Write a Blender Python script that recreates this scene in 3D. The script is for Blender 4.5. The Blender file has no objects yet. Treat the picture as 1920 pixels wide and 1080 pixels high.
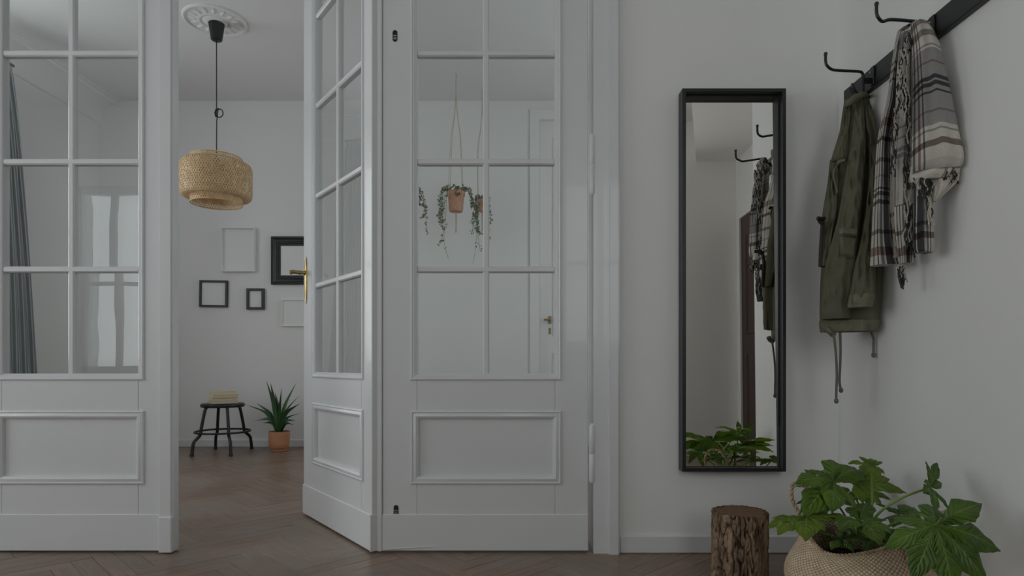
import bpy, math, random
from mathutils import Vector, Matrix, noise
random.seed(7)
sc = bpy.context.scene
COL = sc.collection
PI = math.pi

# ------------------------------------------------------------------ camera, light, exposure
F, CX, HY, HC = 1175.0, 978.0, 684.0, 0.74      # focal px, optical centre px, horizon px, eye height m
cam = bpy.data.cameras.new('camera'); cam_o = bpy.data.objects.new('camera', cam); COL.objects.link(cam_o)
cam.sensor_width = 36; cam.lens = 36*F/1920
cam.shift_x = -(CX-960)/1920; cam.shift_y = (HY-540)/1920
cam.clip_start = 0.05; cam.clip_end = 60
cam_o.location = (0, 0, HC); cam_o.rotation_euler = (PI/2, 0, 0)
sc.camera = cam_o
sc.view_settings.view_transform = 'Standard'; sc.view_settings.look = 'None'
sc.view_settings.gamma = 1; sc.view_settings.use_curve_mapping = False
EXPOSURE = -1.74
sc.view_settings.exposure = EXPOSURE
sc.cycles.max_bounces = 14; sc.cycles.diffuse_bounces = 8; sc.cycles.glossy_bounces = 5
sc.cycles.transparent_max_bounces = 16; sc.cycles.transmission_bounces = 6
sc.cycles.sample_clamp_indirect = 6
sc.cycles.caustics_reflective = False; sc.cycles.caustics_refractive = False
w = bpy.data.worlds.new('sky'); sc.world = w; w.use_nodes = True
w.node_tree.nodes['Background'].inputs[0].default_value = (0.88, 0.94, 1.0, 1)
w.node_tree.nodes['Background'].inputs[1].default_value = 3.0

def area(name, loc, rot, sx, sy, power, col=(0.985, 0.985, 1.0), spread=PI):
    l = bpy.data.lights.new(name, 'AREA'); l.shape = 'RECTANGLE'; l.size = sx; l.size_y = sy
    l.energy = power; l.color = col; l.spread = spread
    o = bpy.data.objects.new(name, l); COL.objects.link(o); o.location = loc; o.rotation_euler = rot
    return o
# daylight outside the windows; the wide and right rear ones are added fill
area('daylight_far_room', (-4.10, 3.65, 1.75), (0, -PI/2, 0), 2.1, 1.9, 130)
area('daylight_far_room_right', (2.05, 4.1, 1.75), (0, PI/2, 0), 1.9, 1.5, 75)
area('daylight_side_window', (-4.90, 0.75, 1.75), (0, -PI/2, 0), 2.1, 2.3, 148)
area('daylight_rear_window_narrow', (-3.87, -1.25, 1.55), (PI/2, 0, 0), 0.75, 1.9, 22)
area('fill_light_rear_wide', (-2.72, -1.25, 1.65), (PI/2, 0, 0), 1.3, 2.0, 38)  # added fill from behind left, makes the front room light more frontal
area('fill_light_rear_right', (0.75, -1.25, 1.70), (PI/2, 0, 0), 0.85, 1.7, 60)  # added fill from behind the camera, balances the door wall

# ------------------------------------------------------------------ key dimensions
D = 2.47            # door wall front plane
PXM = D/F           # metres per pixel on that plane
XW = 1.249          # right wall
FARY = 5.65         # back wall of the far room
CEIL = 3.12
XL = -3.81          # left wall of far room
def at(px, py, Y): return Vector(((px-CX)/F*Y, Y, HC+(HY-py)/F*Y))
def wx(px): return (px-CX)*PXM
def wz(py): return HC+(HY-py)*PXM

# ------------------------------------------------------------------ materials
def mat(name, col=(.8,.8,.8), rough=.5, metal=0, bump=None, var=0, vscale=6, spec=.5, coat=0, objrand=0, stretch=None, sheen=0, var2=None, bumpdist=.002):
    m = bpy.data.materials.new(name); m.use_nodes = True; nt = m.node_tree; N = nt.nodes; L = nt.links
    b = N['Principled BSDF']
    b.inputs['Base Color'].default_value = (*col, 1); b.inputs['Roughness'].default_value = rough
    b.inputs['Metallic'].default_value = metal; b.inputs['Specular IOR Level'].default_value = spec
    b.inputs['Coat Weight'].default_value = coat
    if sheen: b.inputs['Sheen Weight'].default_value = sheen
    tc = N.new('ShaderNodeTexCoord'); mp = N.new('ShaderNodeMapping'); L.new(tc.outputs['Object'], mp.inputs[0])
    if stretch: mp.inputs['Scale'].default_value = stretch
    cs = None
    if var:
        n = N.new('ShaderNodeTexNoise'); n.inputs['Scale'].default_value = vscale; n.inputs['Detail'].default_value = 6
        L.new(mp.outputs[0], n.inputs['Vector'])
        r = N.new('ShaderNodeValToRGB'); r.color_ramp.elements[0].position = .3; r.color_ramp.elements[1].position = .7
        c2 = var2 or tuple(min(1, c*(1+var)) for c in col)
        r.color_ramp.elements[0].color = (*[c*(1-var) for c in col], 1); r.color_ramp.elements[1].color = (*c2, 1)
        L.new(n.outputs['Fac'], r.inputs[0]); cs = r.outputs[0]
    if objrand:
        oi = N.new('ShaderNodeObjectInfo'); hs = N.new('ShaderNodeHueSaturation')
        mr = N.new('ShaderNodeMapRange'); mr.inputs[3].default_value = 1-objrand; mr.inputs[4].default_value = 1+objrand
        L.new(oi.outputs['Random'], mr.inputs[0]); L.new(mr.outputs[0], hs.inputs['Value'])
        if cs: L.new(cs, hs.inputs['Color'])
        else: hs.inputs['Color'].default_value = (*col, 1)
        cs = hs.outputs[0]
    if cs: L.new(cs, b.inputs['Base Color'])
    if bump:
        n2 = N.new('ShaderNodeTexNoise'); n2.inputs['Scale'].default_value = bump[0]; n2.inputs['Detail'].default_value = 5
        L.new(mp.outputs[0], n2.inputs['Vector'])
        bp = N.new('ShaderNodeBump'); bp.inputs['Strength'].default_value = bump[1]; bp.inputs['Distance'].default_value = bumpdist
        L.new(n2.outputs['Fac'], bp.inputs['Height']); L.new(bp.outputs[0], b.inputs['Normal'])
    return m
M_wall = mat('wall_paint', (.80,.80,.79), .75, bump=(55,.25), var=.012, vscale=3)
M_farwall = mat('far_wall_paint', (.80,.80,.80), .8, bump=(40,.2))
M_rearwall = mat('rear_wall_paint', (.90,.885,.85), .8, bump=(40,.2))
M_ceil = mat('ceiling_paint', (.76,.76,.765), .85)
M_paint = mat('gloss_door_paint', (.70,.71,.725), .33, bump=(18,.12), var=.015, vscale=4, coat=.15)
M_black = mat('black_lacquer', (.012,.013,.015), .38, bump=(90,.08))
M_blacksteel = mat('black_steel', (.010,.010,.012), .35, metal=0, spec=.5)
M_board = mat('black_rack_board', (.016,.017,.020), .42, bump=(70,.15))
M_brass = mat('aged_brass', (.42,.30,.12), .28, metal=1, var=.25, vscale=40)
M_slot = mat('slot_dark', (.01,.01,.01), .6)
M_steel = mat('dull_steel', (.5,.5,.48), .35, metal=1)
M_terra = mat('terracotta', (.52,.24,.135), .7, bump=(60,.2), var=.08, vscale=14)
M_soil = mat('soil', (.018,.012,.009), .95, bump=(70,1), var=.4, vscale=60)
M_frame_w = mat('white_frame', (.80,.80,.79), .6)
M_paper = mat('blank_paper', (.82,.83,.84), .85)
M_bookpage = mat('book_pages', (.62,.52,.38), .8, bump=(1,.1), var=.12, vscale=60, stretch=(1,1,25))
M_bookcov = mat('book_cover', (.70,.62,.46), .7, objrand=.15)
M_brown = mat('dark_brown_door', (.045,.018,.012), .35, var=.2, vscale=8, stretch=(1,1,.2))
M_cord = mat('lamp_cord', (.012,.011,.01), .6)
M_rope = mat('cotton_rope', (.50,.44,.36), .85)
M_bamboo = mat('bamboo_strip', (.68,.48,.26), .55, var=.18, vscale=30)
M_green = mat('ivy_leaf', (.07,.15,.05), .45, objrand=.2, var=.25, vscale=30)
M_blade = mat('blade_leaf', (.022,.075,.018), .35, objrand=.45, var=.25, vscale=5)
M_stem = mat('petiole_green', (.17,.27,.06), .45, var=.2, vscale=20)
M_stemlow = mat('old_stem', (.12,.12,.05), .6, var=.3, vscale=20)
M_curtain = None

def glass_mat():
    m = bpy.data.materials.new('old_window_glass'); m.use_nodes = True; N = m.node_tree.nodes; L = m.node_tree.links
    N.remove(N['Principled BSDF']); out = N['Material Output']
    t = N.new('ShaderNodeBsdfTransparent'); t.inputs[0].default_value = (.955,.975,.968,1)
    g = N.new('ShaderNodeBsdfGlossy'); g.inputs['Roughness'].default_value = .008; g.inputs[0].default_value = (1,1,1,1)
    lw = N.new('ShaderNodeLayerWeight'); lw.inputs[0].default_value = .5
    pw = N.new('ShaderNodeMath'); pw.operation = 'POWER'; pw.inputs[1].default_value = 5; L.new(lw.outputs['Facing'], pw.inputs[0])
    fr = N.new('ShaderNodeMath'); fr.operation = 'MULTIPLY_ADD'; fr.inputs[1].default_value = .93; fr.inputs[2].default_value = .048; L.new(pw.outputs[0], fr.inputs[0])
    tc = N.new('ShaderNodeTexCoord'); n = N.new('ShaderNodeTexNoise'); n.inputs['Scale'].default_value = 3.5; n.inputs['Detail'].default_value = 1
    bp = N.new('ShaderNodeBump'); bp.inputs['Strength'].default_value = .10; bp.inputs['Distance'].default_value = .008
    L.new(tc.outputs['Object'], n.inputs['Vector']); L.new(n.outputs['Fac'], bp.inputs['Height']); L.new(bp.outputs[0], g.inputs['Normal'])
    mx = N.new('ShaderNodeMixShader'); L.new(fr.outputs[0], mx.inputs[0]); L.new(t.outputs[0], mx.inputs[1]); L.new(g.outputs[0], mx.inputs[2])
    L.new(mx.outputs[0], out.inputs[0]); return m
M_glass = glass_mat()
def mirror_mat():
    m = bpy.data.materials.new('mirror_silver'); m.use_nodes = True; b = m.node_tree.nodes['Principled BSDF']
    b.inputs['Metallic'].default_value = 1; b.inputs['Base Color'].default_value = (.97,.965,.945,1); b.inputs['Roughness'].default_value = .0
    return m
M_mirror = mirror_mat()

def wood_floor_mat():
    m = bpy.data.materials.new('oak_parquet_oiled'); m.use_nodes = True; N = m.node_tree.nodes; L = m.node_tree.links; b = N['Principled BSDF']
    tc = N.new('ShaderNodeTexCoord'); uv = N.new('ShaderNodeUVMap'); mp = N.new('ShaderNodeMapping'); mp.inputs['Scale'].default_value = (3, 40, 1)
    oi = N.new('ShaderNodeObjectInfo'); L.new(uv.outputs[0], mp.inputs[0])
    n = N.new('ShaderNodeTexNoise'); n.noise_dimensions = '4D'; n.inputs['Scale'].default_value = 1.0; n.inputs['Detail'].default_value = 7; n.inputs['Distortion'].default_value = .6
    ml = N.new('ShaderNodeMath'); ml.operation = 'MULTIPLY'; ml.inputs[1].default_value = 60
    L.new(oi.outputs['Random'], ml.inputs[0]); L.new(ml.outputs[0], n.inputs['W']); L.new(mp.outputs[0], n.inputs['Vector'])
    r = N.new('ShaderNodeValToRGB'); e = r.color_ramp.elements
    e[0].position = .25; e[0].color = (.150,.092,.062,1); e[1].position = .75; e[1].color = (.285,.19,.135,1)
    L.new(n.outputs['Fac'], r.inputs[0])
    at_ = N.new('ShaderNodeVertexColor'); at_.layer_name = 'tone'
    sp = N.new('ShaderNodeSeparateColor'); L.new(at_.outputs[0], sp.inputs[0])
    ad = N.new('ShaderNodeMath'); ad.operation = 'ADD'; L.new(oi.outputs['Random'], ad.inputs[0]); L.new(sp.outputs[0], ad.inputs[1])
    fr = N.new('ShaderNodeMath'); fr.operation = 'FRACT'; L.new(ad.outputs[0], fr.inputs[0])
    mr = N.new('ShaderNodeMapRange'); mr.inputs[3].default_value = .88; mr.inputs[4].default_value = 1.12; L.new(fr.outputs[0], mr.inputs[0])
    hs = N.new('ShaderNodeHueSaturation'); L.new(mr.outputs[0], hs.inputs['Value']); L.new(r.outputs[0], hs.inputs['Color'])
    # random greyed patches
    geo = N.new('ShaderNodeNewGeometry'); n3 = N.new('ShaderNodeTexNoise'); n3.inputs['Scale'].default_value = 2.6; n3.inputs['Detail'].default_value = 6
    L.new(geo.outputs['Position'], n3.inputs['Vector'])
    r3 = N.new('ShaderNodeMapRange'); r3.inputs[1].default_value = .42; r3.inputs[2].default_value = .68; r3.inputs[3].default_value = 0; r3.inputs[4].default_value = .75
    L.new(n3.outputs['Fac'], r3.inputs[0])
    mx = N.new('ShaderNodeMix'); mx.data_type = 'RGBA'; L.new(r3.outputs[0], mx.inputs[0]); L.new(hs.outputs[0], mx.inputs[6]); mx.inputs[7].default_value = (.25,.215,.185,1)
    L.new(mx.outputs[2], b.inputs['Base Color'])
    rr = N.new('ShaderNodeMapRange'); rr.inputs[3].default_value = .26; rr.inputs[4].default_value = .46; L.new(n3.outputs['Fac'], rr.inputs[0]); L.new(rr.outputs[0], b.inputs['Roughness'])
    bp = N.new('ShaderNodeBump'); bp.inputs['Strength'].default_value = .25; bp.inputs['Distance'].default_value = .0012
    L.new(n.outputs['Fac'], bp.inputs['Height']); L.new(bp.outputs[0], b.inputs['Normal'])
    return m
M_floor = wood_floor_mat()
M_sub = mat('subfloor_dark', (.02,.012,.008), .9)

def bark_mat():
    m = mat('bark', (.12,.080,.054), .92, bump=(90,1), var=.6, vscale=26, stretch=(1,1,.3), bumpdist=.006, var2=(.34,.25,.18)); return m
M_bark = bark_mat()
def bark_tone():
    # darker in the fissures, lighter on the plates: the fissure depth is stored in the UVs
    N = M_bark.node_tree.nodes; L = M_bark.node_tree.links; b = N['Principled BSDF']
    src = b.inputs['Base Color'].links[0].from_socket
    uv = N.new('ShaderNodeUVMap'); sp = N.new('ShaderNodeSeparateXYZ'); L.new(uv.outputs[0], sp.inputs[0])
    r = N.new('ShaderNodeValToRGB'); e = r.color_ramp.elements; e[0].position = .18; e[0].color = (.16,.11,.08,1); e[1].position = .75; e[1].color = (1.15,1.1,1.0,1)
    L.new(sp.outputs[0], r.inputs[0]); mx = N.new('ShaderNodeMix'); mx.data_type = 'RGBA'; mx.blend_type = 'MULTIPLY'; mx.inputs[0].default_value = 1
    L.new(src, mx.inputs[6]); L.new(r.outputs[0], mx.inputs[7]); L.new(mx.outputs[2], b.inputs['Base Color'])
bark_tone()
def cutwood_mat():
    m = bpy.data.materials.new('cut_wood'); m.use_nodes = True; N = m.node_tree.nodes; L = m.node_tree.links; b = N['Principled BSDF']
    tc = N.new('ShaderNodeTexCoord'); wv = N.new('ShaderNodeTexWave'); wv.wave_type = 'RINGS'; wv.rings_direction = 'Z'
    wv.inputs['Scale'].default_value = 38; wv.inputs['Distortion'].default_value = 2.5; wv.inputs['Detail'].default_value = 3
    L.new(tc.outputs['Object'], wv.inputs['Vector'])
    r = N.new('ShaderNodeValToRGB'); r.color_ramp.elements[0].color = (.12,.058,.03,1); r.color_ramp.elements[1].color = (.22,.12,.065,1)
    L.new(wv.outputs[0], r.inputs[0]); L.new(r.outputs[0], b.inputs['Base Color']); b.inputs['Roughness'].default_value = .7
    return m
M_cut = cutwood_mat()

def weave_mat(name, c1, c2, su, sv):
    """plaited seagrass: two diagonal families of strands read off the UVs"""
    m = bpy.data.materials.new(name); m.use_nodes = True; N = m.node_tree.nodes; L = m.node_tree.links; b = N['Principled BSDF']
    uv = N.new('ShaderNodeUVMap'); mp = N.new('ShaderNodeMapping'); mp.inputs['Scale'].default_value = (su, sv, 1); L.new(uv.outputs[0], mp.inputs[0])
    sp = N.new('ShaderNodeSeparateXYZ'); nz = N.new('ShaderNodeTexNoise'); nz.inputs['Scale'].default_value = 16; L.new(uv.outputs[0], nz.inputs['Vector'])
    mixv = N.new('ShaderNodeMix'); mixv.data_type = 'VECTOR'; mixv.blend_type if False else None
    sc_ = N.new('ShaderNodeVectorMath'); sc_.operation = 'MULTIPLY_ADD'; sc_.inputs[1].default_value = (.9,.9,0); L.new(nz.outputs['Color'], sc_.inputs[0]); L.new(mp.outputs[0], sc_.inputs[2])
    N.remove(mixv); L.new(sc_.outputs[0], sp.inputs[0])
    hs_ = []
    for op in ('ADD','SUBTRACT'):
        q = N.new('ShaderNodeMath'); q.operation = op; L.new(sp.outputs[0], q.inputs[0]); L.new(sp.outputs[1], q.inputs[1])
        w1 = N.new('ShaderNodeMath'); w1.operation = 'SINE'; L.new(q.outputs[0], w1.inputs[0])
        w2 = N.new('ShaderNodeMath'); w2.operation = 'ABSOLUTE'; L.new(w1.outputs[0], w2.inputs[0]); hs_.append(w2)
    pr_ = N.new('ShaderNodeMath'); pr_.operation = 'MULTIPLY'; L.new(hs_[0].outputs[0], pr_.inputs[0]); L.new(hs_[1].outputs[0], pr_.inputs[1])
    cr_m = N.new('ShaderNodeValToRGB'); e = cr_m.color_ramp.elements; e[0].position = .04; e[0].color = (c2[0]*.42,c2[1]*.38,c2[2]*.34,1); e[1].position = .34; e[1].color = (*c1,1)
    e2 = e.new(.16); e2.color = (*c2,1); L.new(pr_.outputs[0], cr_m.inputs[0])
    n2 = N.new('ShaderNodeTexNoise'); n2.inputs['Scale'].default_value = 22; n2.inputs['Detail'].default_value = 5; L.new(uv.outputs[0], n2.inputs['Vector'])
    mr = N.new('ShaderNodeMapRange'); mr.inputs[3].default_value = .6; mr.inputs[4].default_value = 1.4; L.new(n2.outputs['Fac'], mr.inputs[0])
    hs = N.new('ShaderNodeHueSaturation'); L.new(cr_m.outputs[0], hs.inputs['Color']); L.new(mr.outputs[0], hs.inputs['Value'])
    L.new(hs.outputs[0], b.inputs['Base Color']); b.inputs['Roughness'].default_value = .75
    bp = N.new('ShaderNodeBump'); bp.inputs['Strength'].default_value = .9; bp.inputs['Distance'].default_value = .003
    L.new(pr_.outputs[0], bp.inputs['Height']); L.new(bp.outputs[0], b.inputs['Normal'])
    return m
M_basket = weave_mat('seagrass_plait', (.80,.63,.45), (.64,.48,.33), 250, 150)
M_seagrass = mat('seagrass_cord', (.46,.34,.21), .75, var=.35, vscale=60)

def leaf_mat(name, base, light, tr=.3):
    m = bpy.data.materials.new(name); m.use_nodes = True; N = m.node_tree.nodes; L = m.node_tree.links; b = N['Principled BSDF']
    uv = N.new('ShaderNodeUVMap'); sp = N.new('ShaderNodeSeparateXYZ'); L.new(uv.outputs[0], sp.inputs[0])
    # midrib line (|v| small) and side veins
    ab = N.new('ShaderNodeMath'); ab.operation = 'ABSOLUTE'; L.new(sp.outputs[1], ab.inputs[0])
    mr = N.new('ShaderNodeMapRange'); mr.inputs[1].default_value = .02; mr.inputs[2].default_value = .075; mr.inputs[3].default_value = 1; mr.inputs[4].default_value = 0; L.new(ab.outputs[0], mr.inputs[0])
    k = N.new('ShaderNodeMath'); k.operation = 'MULTIPLY_ADD'; k.inputs[1].default_value = -.28; L.new(ab.outputs[0], k.inputs[0]); L.new(sp.outputs[0], k.inputs[2])
    k2 = N.new('ShaderNodeMath'); k2.operation = 'MULTIPLY'; k2.inputs[1].default_value = 9*2*PI; L.new(k.outputs[0], k2.inputs[0])
    s = N.new('ShaderNodeMath'); s.operation = 'SINE'; L.new(k2.outputs[0], s.inputs[0])
    mv = N.new('ShaderNodeMapRange'); mv.inputs[1].default_value = .93; mv.inputs[2].default_value = 1; mv.inputs[3].default_value = 0; mv.inputs[4].default_value = .35; L.new(s.outputs[0], mv.inputs[0])
    mx0 = N.new('ShaderNodeMath'); mx0.operation = 'MAXIMUM'; L.new(mr.outputs[0], mx0.inputs[0]); L.new(mv.outputs[0], mx0.inputs[1])
    tc = N.new('ShaderNodeTexCoord'); n = N.new('ShaderNodeTexNoise'); n.inputs['Scale'].default_value = 14; L.new(tc.outputs['Object'], n.inputs['Vector'])
    r = N.new('ShaderNodeValToRGB'); r.color_ramp.elements[0].position = .3; r.color_ramp.elements[1].position = .75
    r.color_ramp.elements[0].color = (*[c*.65 for c in base],1); r.color_ramp.elements[1].color = (*[min(1,c*1.35) for c in base],1); L.new(n.outputs['Fac'], r.inputs[0])
    mx = N.new('ShaderNodeMix'); mx.data_type = 'RGBA'; L.new(mx0.outputs[0], mx.inputs[0]); L.new(r.outputs[0], mx.inputs[6]); mx.inputs[7].default_value = (*light,1)
    L.new(mx.outputs[2], b.inputs['Base Color']); b.inputs['Roughness'].default_value = .38
    bp = N.new('ShaderNodeBump'); bp.inputs['Strength'].default_value = .5; bp.inputs['Distance'].default_value = .004; L.new(s.outputs[0], bp.inputs['Height']); L.new(bp.outputs[0], b.inputs['Normal'])
    t = N.new('ShaderNodeBsdfTranslucent'); L.new(mx.outputs[2], t.inputs[0])
    ms = N.new('ShaderNodeMixShader'); ms.inputs[0].default_value = tr; L.new(b.outputs[0], ms.inputs[1]); L.new(t.outputs[0], ms.inputs[2])
    L.new(ms.outputs[0], N['Material Output'].inputs[0])
    return m
M_leafA = leaf_mat('fatsia_leaf_mid', (.120,.225,.022), (.25,.37,.09))
M_leafB = leaf_mat('fatsia_leaf_young', (.185,.300,.026), (.34,.44,.11), .4)
M_leafC = leaf_mat('fatsia_leaf_deep', (.088,.175,.018), (.20,.30,.07), .2)

def stripes(name, U, V, noise_amt=.06):
    """woven stripes: U and V are lists of (start, colour) read off the UVs and multiplied"""
    m = bpy.data.materials.new(name); m.use_nodes = True; N = m.node_tree.nodes; L = m.node_tree.links; b = N['Principled BSDF']
    uv = N.new('ShaderNodeUVMap'); sp = N.new('ShaderNodeSeparateXYZ'); L.new(uv.outputs[0], sp.inputs[0])
    outs = []
    for lst, ch in ((U, 0), (V, 1)):
        r = N.new('ShaderNodeValToRGB'); r.color_ramp.interpolation = 'CONSTANT'; e = r.color_ramp.elements
        while len(e) < len(lst) and len(e) < 32: e.new(.5)
        if len(lst) == 1: e.remove(e[1])
        lst = sorted(lst, key=lambda q: q[0])
        for i, (p, c) in enumerate(lst): e[i].position = p
        for i, (p, c) in enumerate(lst): e[i].color = (*c, 1)
        L.new(sp.outputs[ch], r.inputs[0]); outs.append(r.outputs[0])
    mx = N.new('ShaderNodeMix'); mx.data_type = 'RGBA'; mx.blend_type = 'MULTIPLY'; mx.inputs[0].default_value = 1
    L.new(outs[0], mx.inputs[6]); L.new(outs[1], mx.inputs[7])
    tc = N.new('ShaderNodeTexCoord'); n = N.new('ShaderNodeTexNoise'); n.inputs['Scale'].default_value = 420; L.new(tc.outputs['Object'], n.inputs['Vector'])
    hs = N.new('ShaderNodeHueSaturation'); mr = N.new('ShaderNodeMapRange'); mr.inputs[3].default_value = .7; mr.inputs[4].default_value = 1.3
    L.new(n.outputs['Fac'], mr.inputs[0]); L.new(mr.outputs[0], hs.inputs['Value']); L.new(mx.outputs[2], hs.inputs['Color']); L.new(hs.outputs[0], b.inputs['Base Color'])
    b.inputs['Roughness'].default_value = .9; b.inputs['Specular IOR Level'].default_value = .15
    bp = N.new('ShaderNodeBump'); bp.inputs['Strength'].default_value = .3; bp.inputs['Distance'].default_value = .001; L.new(n.outputs['Fac'], bp.inputs['Height']); L.new(bp.outputs[0], b.inputs['Normal'])
    return m

# ------------------------------------------------------------------ mesh helpers
class MB:
    def __init__(s): s.v = []; s.f = []; s.uv = []; s.tone = []; s.any_uv = False
    def face(s, idx, uvs=None, tone=0):
        s.f.append(tuple(idx)); s.uv.append(uvs); s.tone.append(tone)
        if uvs: s.any_uv = True
    def box(s, a, b, M=None, bev=0, tone=0):
        x0,y0,z0 = a; x1,y1,z1 = b
        if bev and min(x1-x0,y1-y0,z1-z0) > 2.2*bev:      # chamfered box, 26 faces
            P = {}
            def vid(k):
                if k not in P:
                    p = Vector(k)
                    if M: p = M @ p
                    P[k] = len(s.v); s.v.append(p)
                return P[k]
            X=(x0,x1); Y=(y0,y1); Z=(z0,z1); sg=(1,-1)
            def pt(i,j,k,ax):       # corner (i,j,k), on face with axis ax
                c=[X[i],Y[j],Z[k]]
                for q,e in ((0,i),(1,j),(2,k)):
                    if q!=ax: c[q]+=bev*sg[e]
                return vid((round(c[0],6),round(c[1],6),round(c[2],6)))
            for i in (0,1):
                q=[pt(i,0,0,0),pt(i,1,0,0),pt(i,1,1,0),pt(i,0,1,0)]; s.face(q if i else q[::-1])
            for j in (0,1):
                q=[pt(0,j,0,1),pt(0,j,1,1),pt(1,j,1,1),pt(1,j,0,1)]; s.face(q if j else q[::-1])
            for k in (0,1):
                q=[pt(0,0,k,2),pt(1,0,k,2),pt(1,1,k,2),pt(0,1,k,2)]; s.face(q if k else q[::-1])
            for j in (0,1):
                for k in (0,1):
                    q=[pt(0,j,k,1),pt(1,j,k,1),pt(1,j,k,2),pt(0,j,k,2)]; s.face(q if (j^k) else q[::-1])
            for i in (0,1):
                for k in (0,1):
                    q=[pt(i,0,k,0),pt(i,1,k,0),pt(i,1,k,2),pt(i,0,k,2)]; s.face(q if not (i^k) else q[::-1])
            for i in (0,1):
                for j in (0,1):
                    q=[pt(i,j,0,0),pt(i,j,1,0),pt(i,j,1,1),pt(i,j,0,1)]; s.face(q if (i^j) else q[::-1])
            for i in (0,1):
                for j in (0,1):
                    for k in (0,1):
                        q=[pt(i,j,k,0),pt(i,j,k,1),pt(i,j,k,2)]; s.face(q if not (i^j^k) else q[::-1])
            return s
        n = len(s.v)
        for p in ((x0,y0,z0),(x1,y0,z0),(x1,y1,z0),(x0,y1,z0),(x0,y0,z1),(x1,y0,z1),(x1,y1,z1),(x0,y1,z1)):
            p = Vector(p); s.v.append(M @ p if M else p)
        for q in ((3,2,1,0),(4,5,6,7),(0,1,5,4),(1,2,6,5),(2,3,7,6),(3,0,4,7)): s.face([n+i for i in q])
        return s
    def lathe(s, prof, seg=32, c=(0,0,0), M=None, closed=False, vs=1.0):
        n = len(s.v); m = len(prof); c = Vector(c)
        for i in range(seg):
            a = 2*PI*i/seg
            for r, z in prof:
                p = c+Vector((r*math.cos(a), r*math.sin(a), z)); s.v.append(M @ p if M else p)
        for i in range(seg):
            j = (i+1) % seg
            for k in range(m-1):
                s.face((n+i*m+k, n+j*m+k, n+j*m+k+1, n+i*m+k+1), [(i/seg,k/(m-1)*vs),((i+1)/seg,k/(m-1)*vs),((i+1)/seg,(k+1)/(m-1)*vs),(i/seg,(k+1)/(m-1)*vs)])
        return s
    def tube(s, pts, r, seg=8, cap=True):
        pts = [Vector(p) for p in pts]; N = len(pts); n = len(s.v)
        rs = r if isinstance(r, (list, tuple)) else [r]*N
        up = Vector((0,0,1)); prev = None
        for i, p in enumerate(pts):
            t = (pts[min(i+1,N-1)]-pts[max(i-1,0)]);
            if t.length < 1e-9: t = Vector((0,0,1))
            t.normalize()
            if prev is None:
                ref = up if abs(t.z) < .9 else Vector((1,0,0)); a = t.cross(ref).normalized()
            else:
                a = (prev - t*prev.dot(t));
                a = a.normalized() if a.length > 1e-6 else t.orthogonal().normalized()
            prev = a; b = t.cross(a)
            for k in range(seg):
                th = 2*PI*k/seg; s.v.append(p + (a*math.cos(th)+b*math.sin(th))*rs[i])
        for i in range(N-1):
            for k in range(seg):
                k2 = (k+1) % seg; s.face((n+i*seg+k, n+i*seg+k2, n+(i+1)*seg+k2, n+(i+1)*seg+k))
        if cap:
            s.face([n+k for k in range(seg)][::-1]); s.face([n+(N-1)*seg+k for k in range(seg)])
        return s
    def grid(s, P, UV=None):
        """P rows of points"""
        n = len(s.v); R = len(P); Cn = len(P[0])
        for row in P: s.v.extend(Vector(p) for p in row)
        for i in range(R-1):
            for j in range(Cn-1):
                u = [UV[i][j],UV[i][j+1],UV[i+1][j+1],UV[i+1][j]] if UV else None
                s.face((n+i*Cn+j, n+i*Cn+j+1, n+(i+1)*Cn+j+1, n+(i+1)*Cn+j), u)
        return s
    def build(s, name, m, parent=None, smooth=True, auto=40, origin=None):
        me = bpy.data.meshes.new(name)
        off = Vector(origin) if origin is not None else Vector((0,0,0))
        me.from_pydata([tuple(p-off) for p in s.v], [], s.f); me.update()
        if s.any_uv:
            ul = me.uv_layers.new(name='UVMap'); d = ul.data; li = 0
            for f, u in zip(s.f, s.uv):
                for q in range(len(f)):
                    if u: d[li].uv = u[q]
                    li += 1
        if any(s.tone):
            ca = me.color_attributes.new('tone', 'FLOAT_COLOR', 'CORNER'); li = 0
            for f, t in zip(s.f, s.tone):
                for q in range(len(f)): ca.data[li].color = (t,t,t,1); li += 1
        if smooth:
            me.polygons.foreach_set('use_smooth', [True]*len(me.polygons))
            if auto and auto < 179: me.set_sharp_from_angle(angle=math.radians(auto))
        me.materials.append(m)
        o = bpy.data.objects.new(name, me); COL.objects.link(o)
        o.location = off
        if parent: o.parent = parent; o.matrix_parent_inverse = parent.matrix_basis.inverted()
        return o
def empty(name, loc=(0,0,0), rz=0, label=None, cat=None, group=None, kind=None, parent=None):
    o = bpy.data.objects.new(name, None); COL.objects.link(o); o.location = loc; o.rotation_euler = (0,0,rz)
    o.empty_display_size = .05
    tag(o, label, cat, group, kind)
    if parent: o.parent = parent
    return o
def tag(o, label=None, cat=None, group=None, kind=None):
    if label: o['label'] = label
    if cat: o['category'] = cat
    if group: o['group'] = group
    if kind: o['kind'] = kind
    return o
def box(name, a, b, m, parent=None, bev=0, kind=None):
    o = MB().box(a, b, bev=bev).build(name, m, parent, smooth=False)
    if kind: o['kind'] = kind
    return o
def cr(pts, n):
    """smooth curve through points"""
    pts = [Vector(p) for p in pts]; out = []
    for i in range(len(pts)-1):
        p0 = pts[max(i-1,0)]; p1 = pts[i]; p2 = pts[i+1]; p3 = pts[min(i+2,len(pts)-1)]
        for k in range(n):
            t = k/n; out.append(.5*((2*p1)+(p2-p0)*t+(2*p0-5*p1+4*p2-p3)*t*t+(3*p1-p0-3*p2+p3)*t**3))
    out.append(pts[-1]); return out

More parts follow.
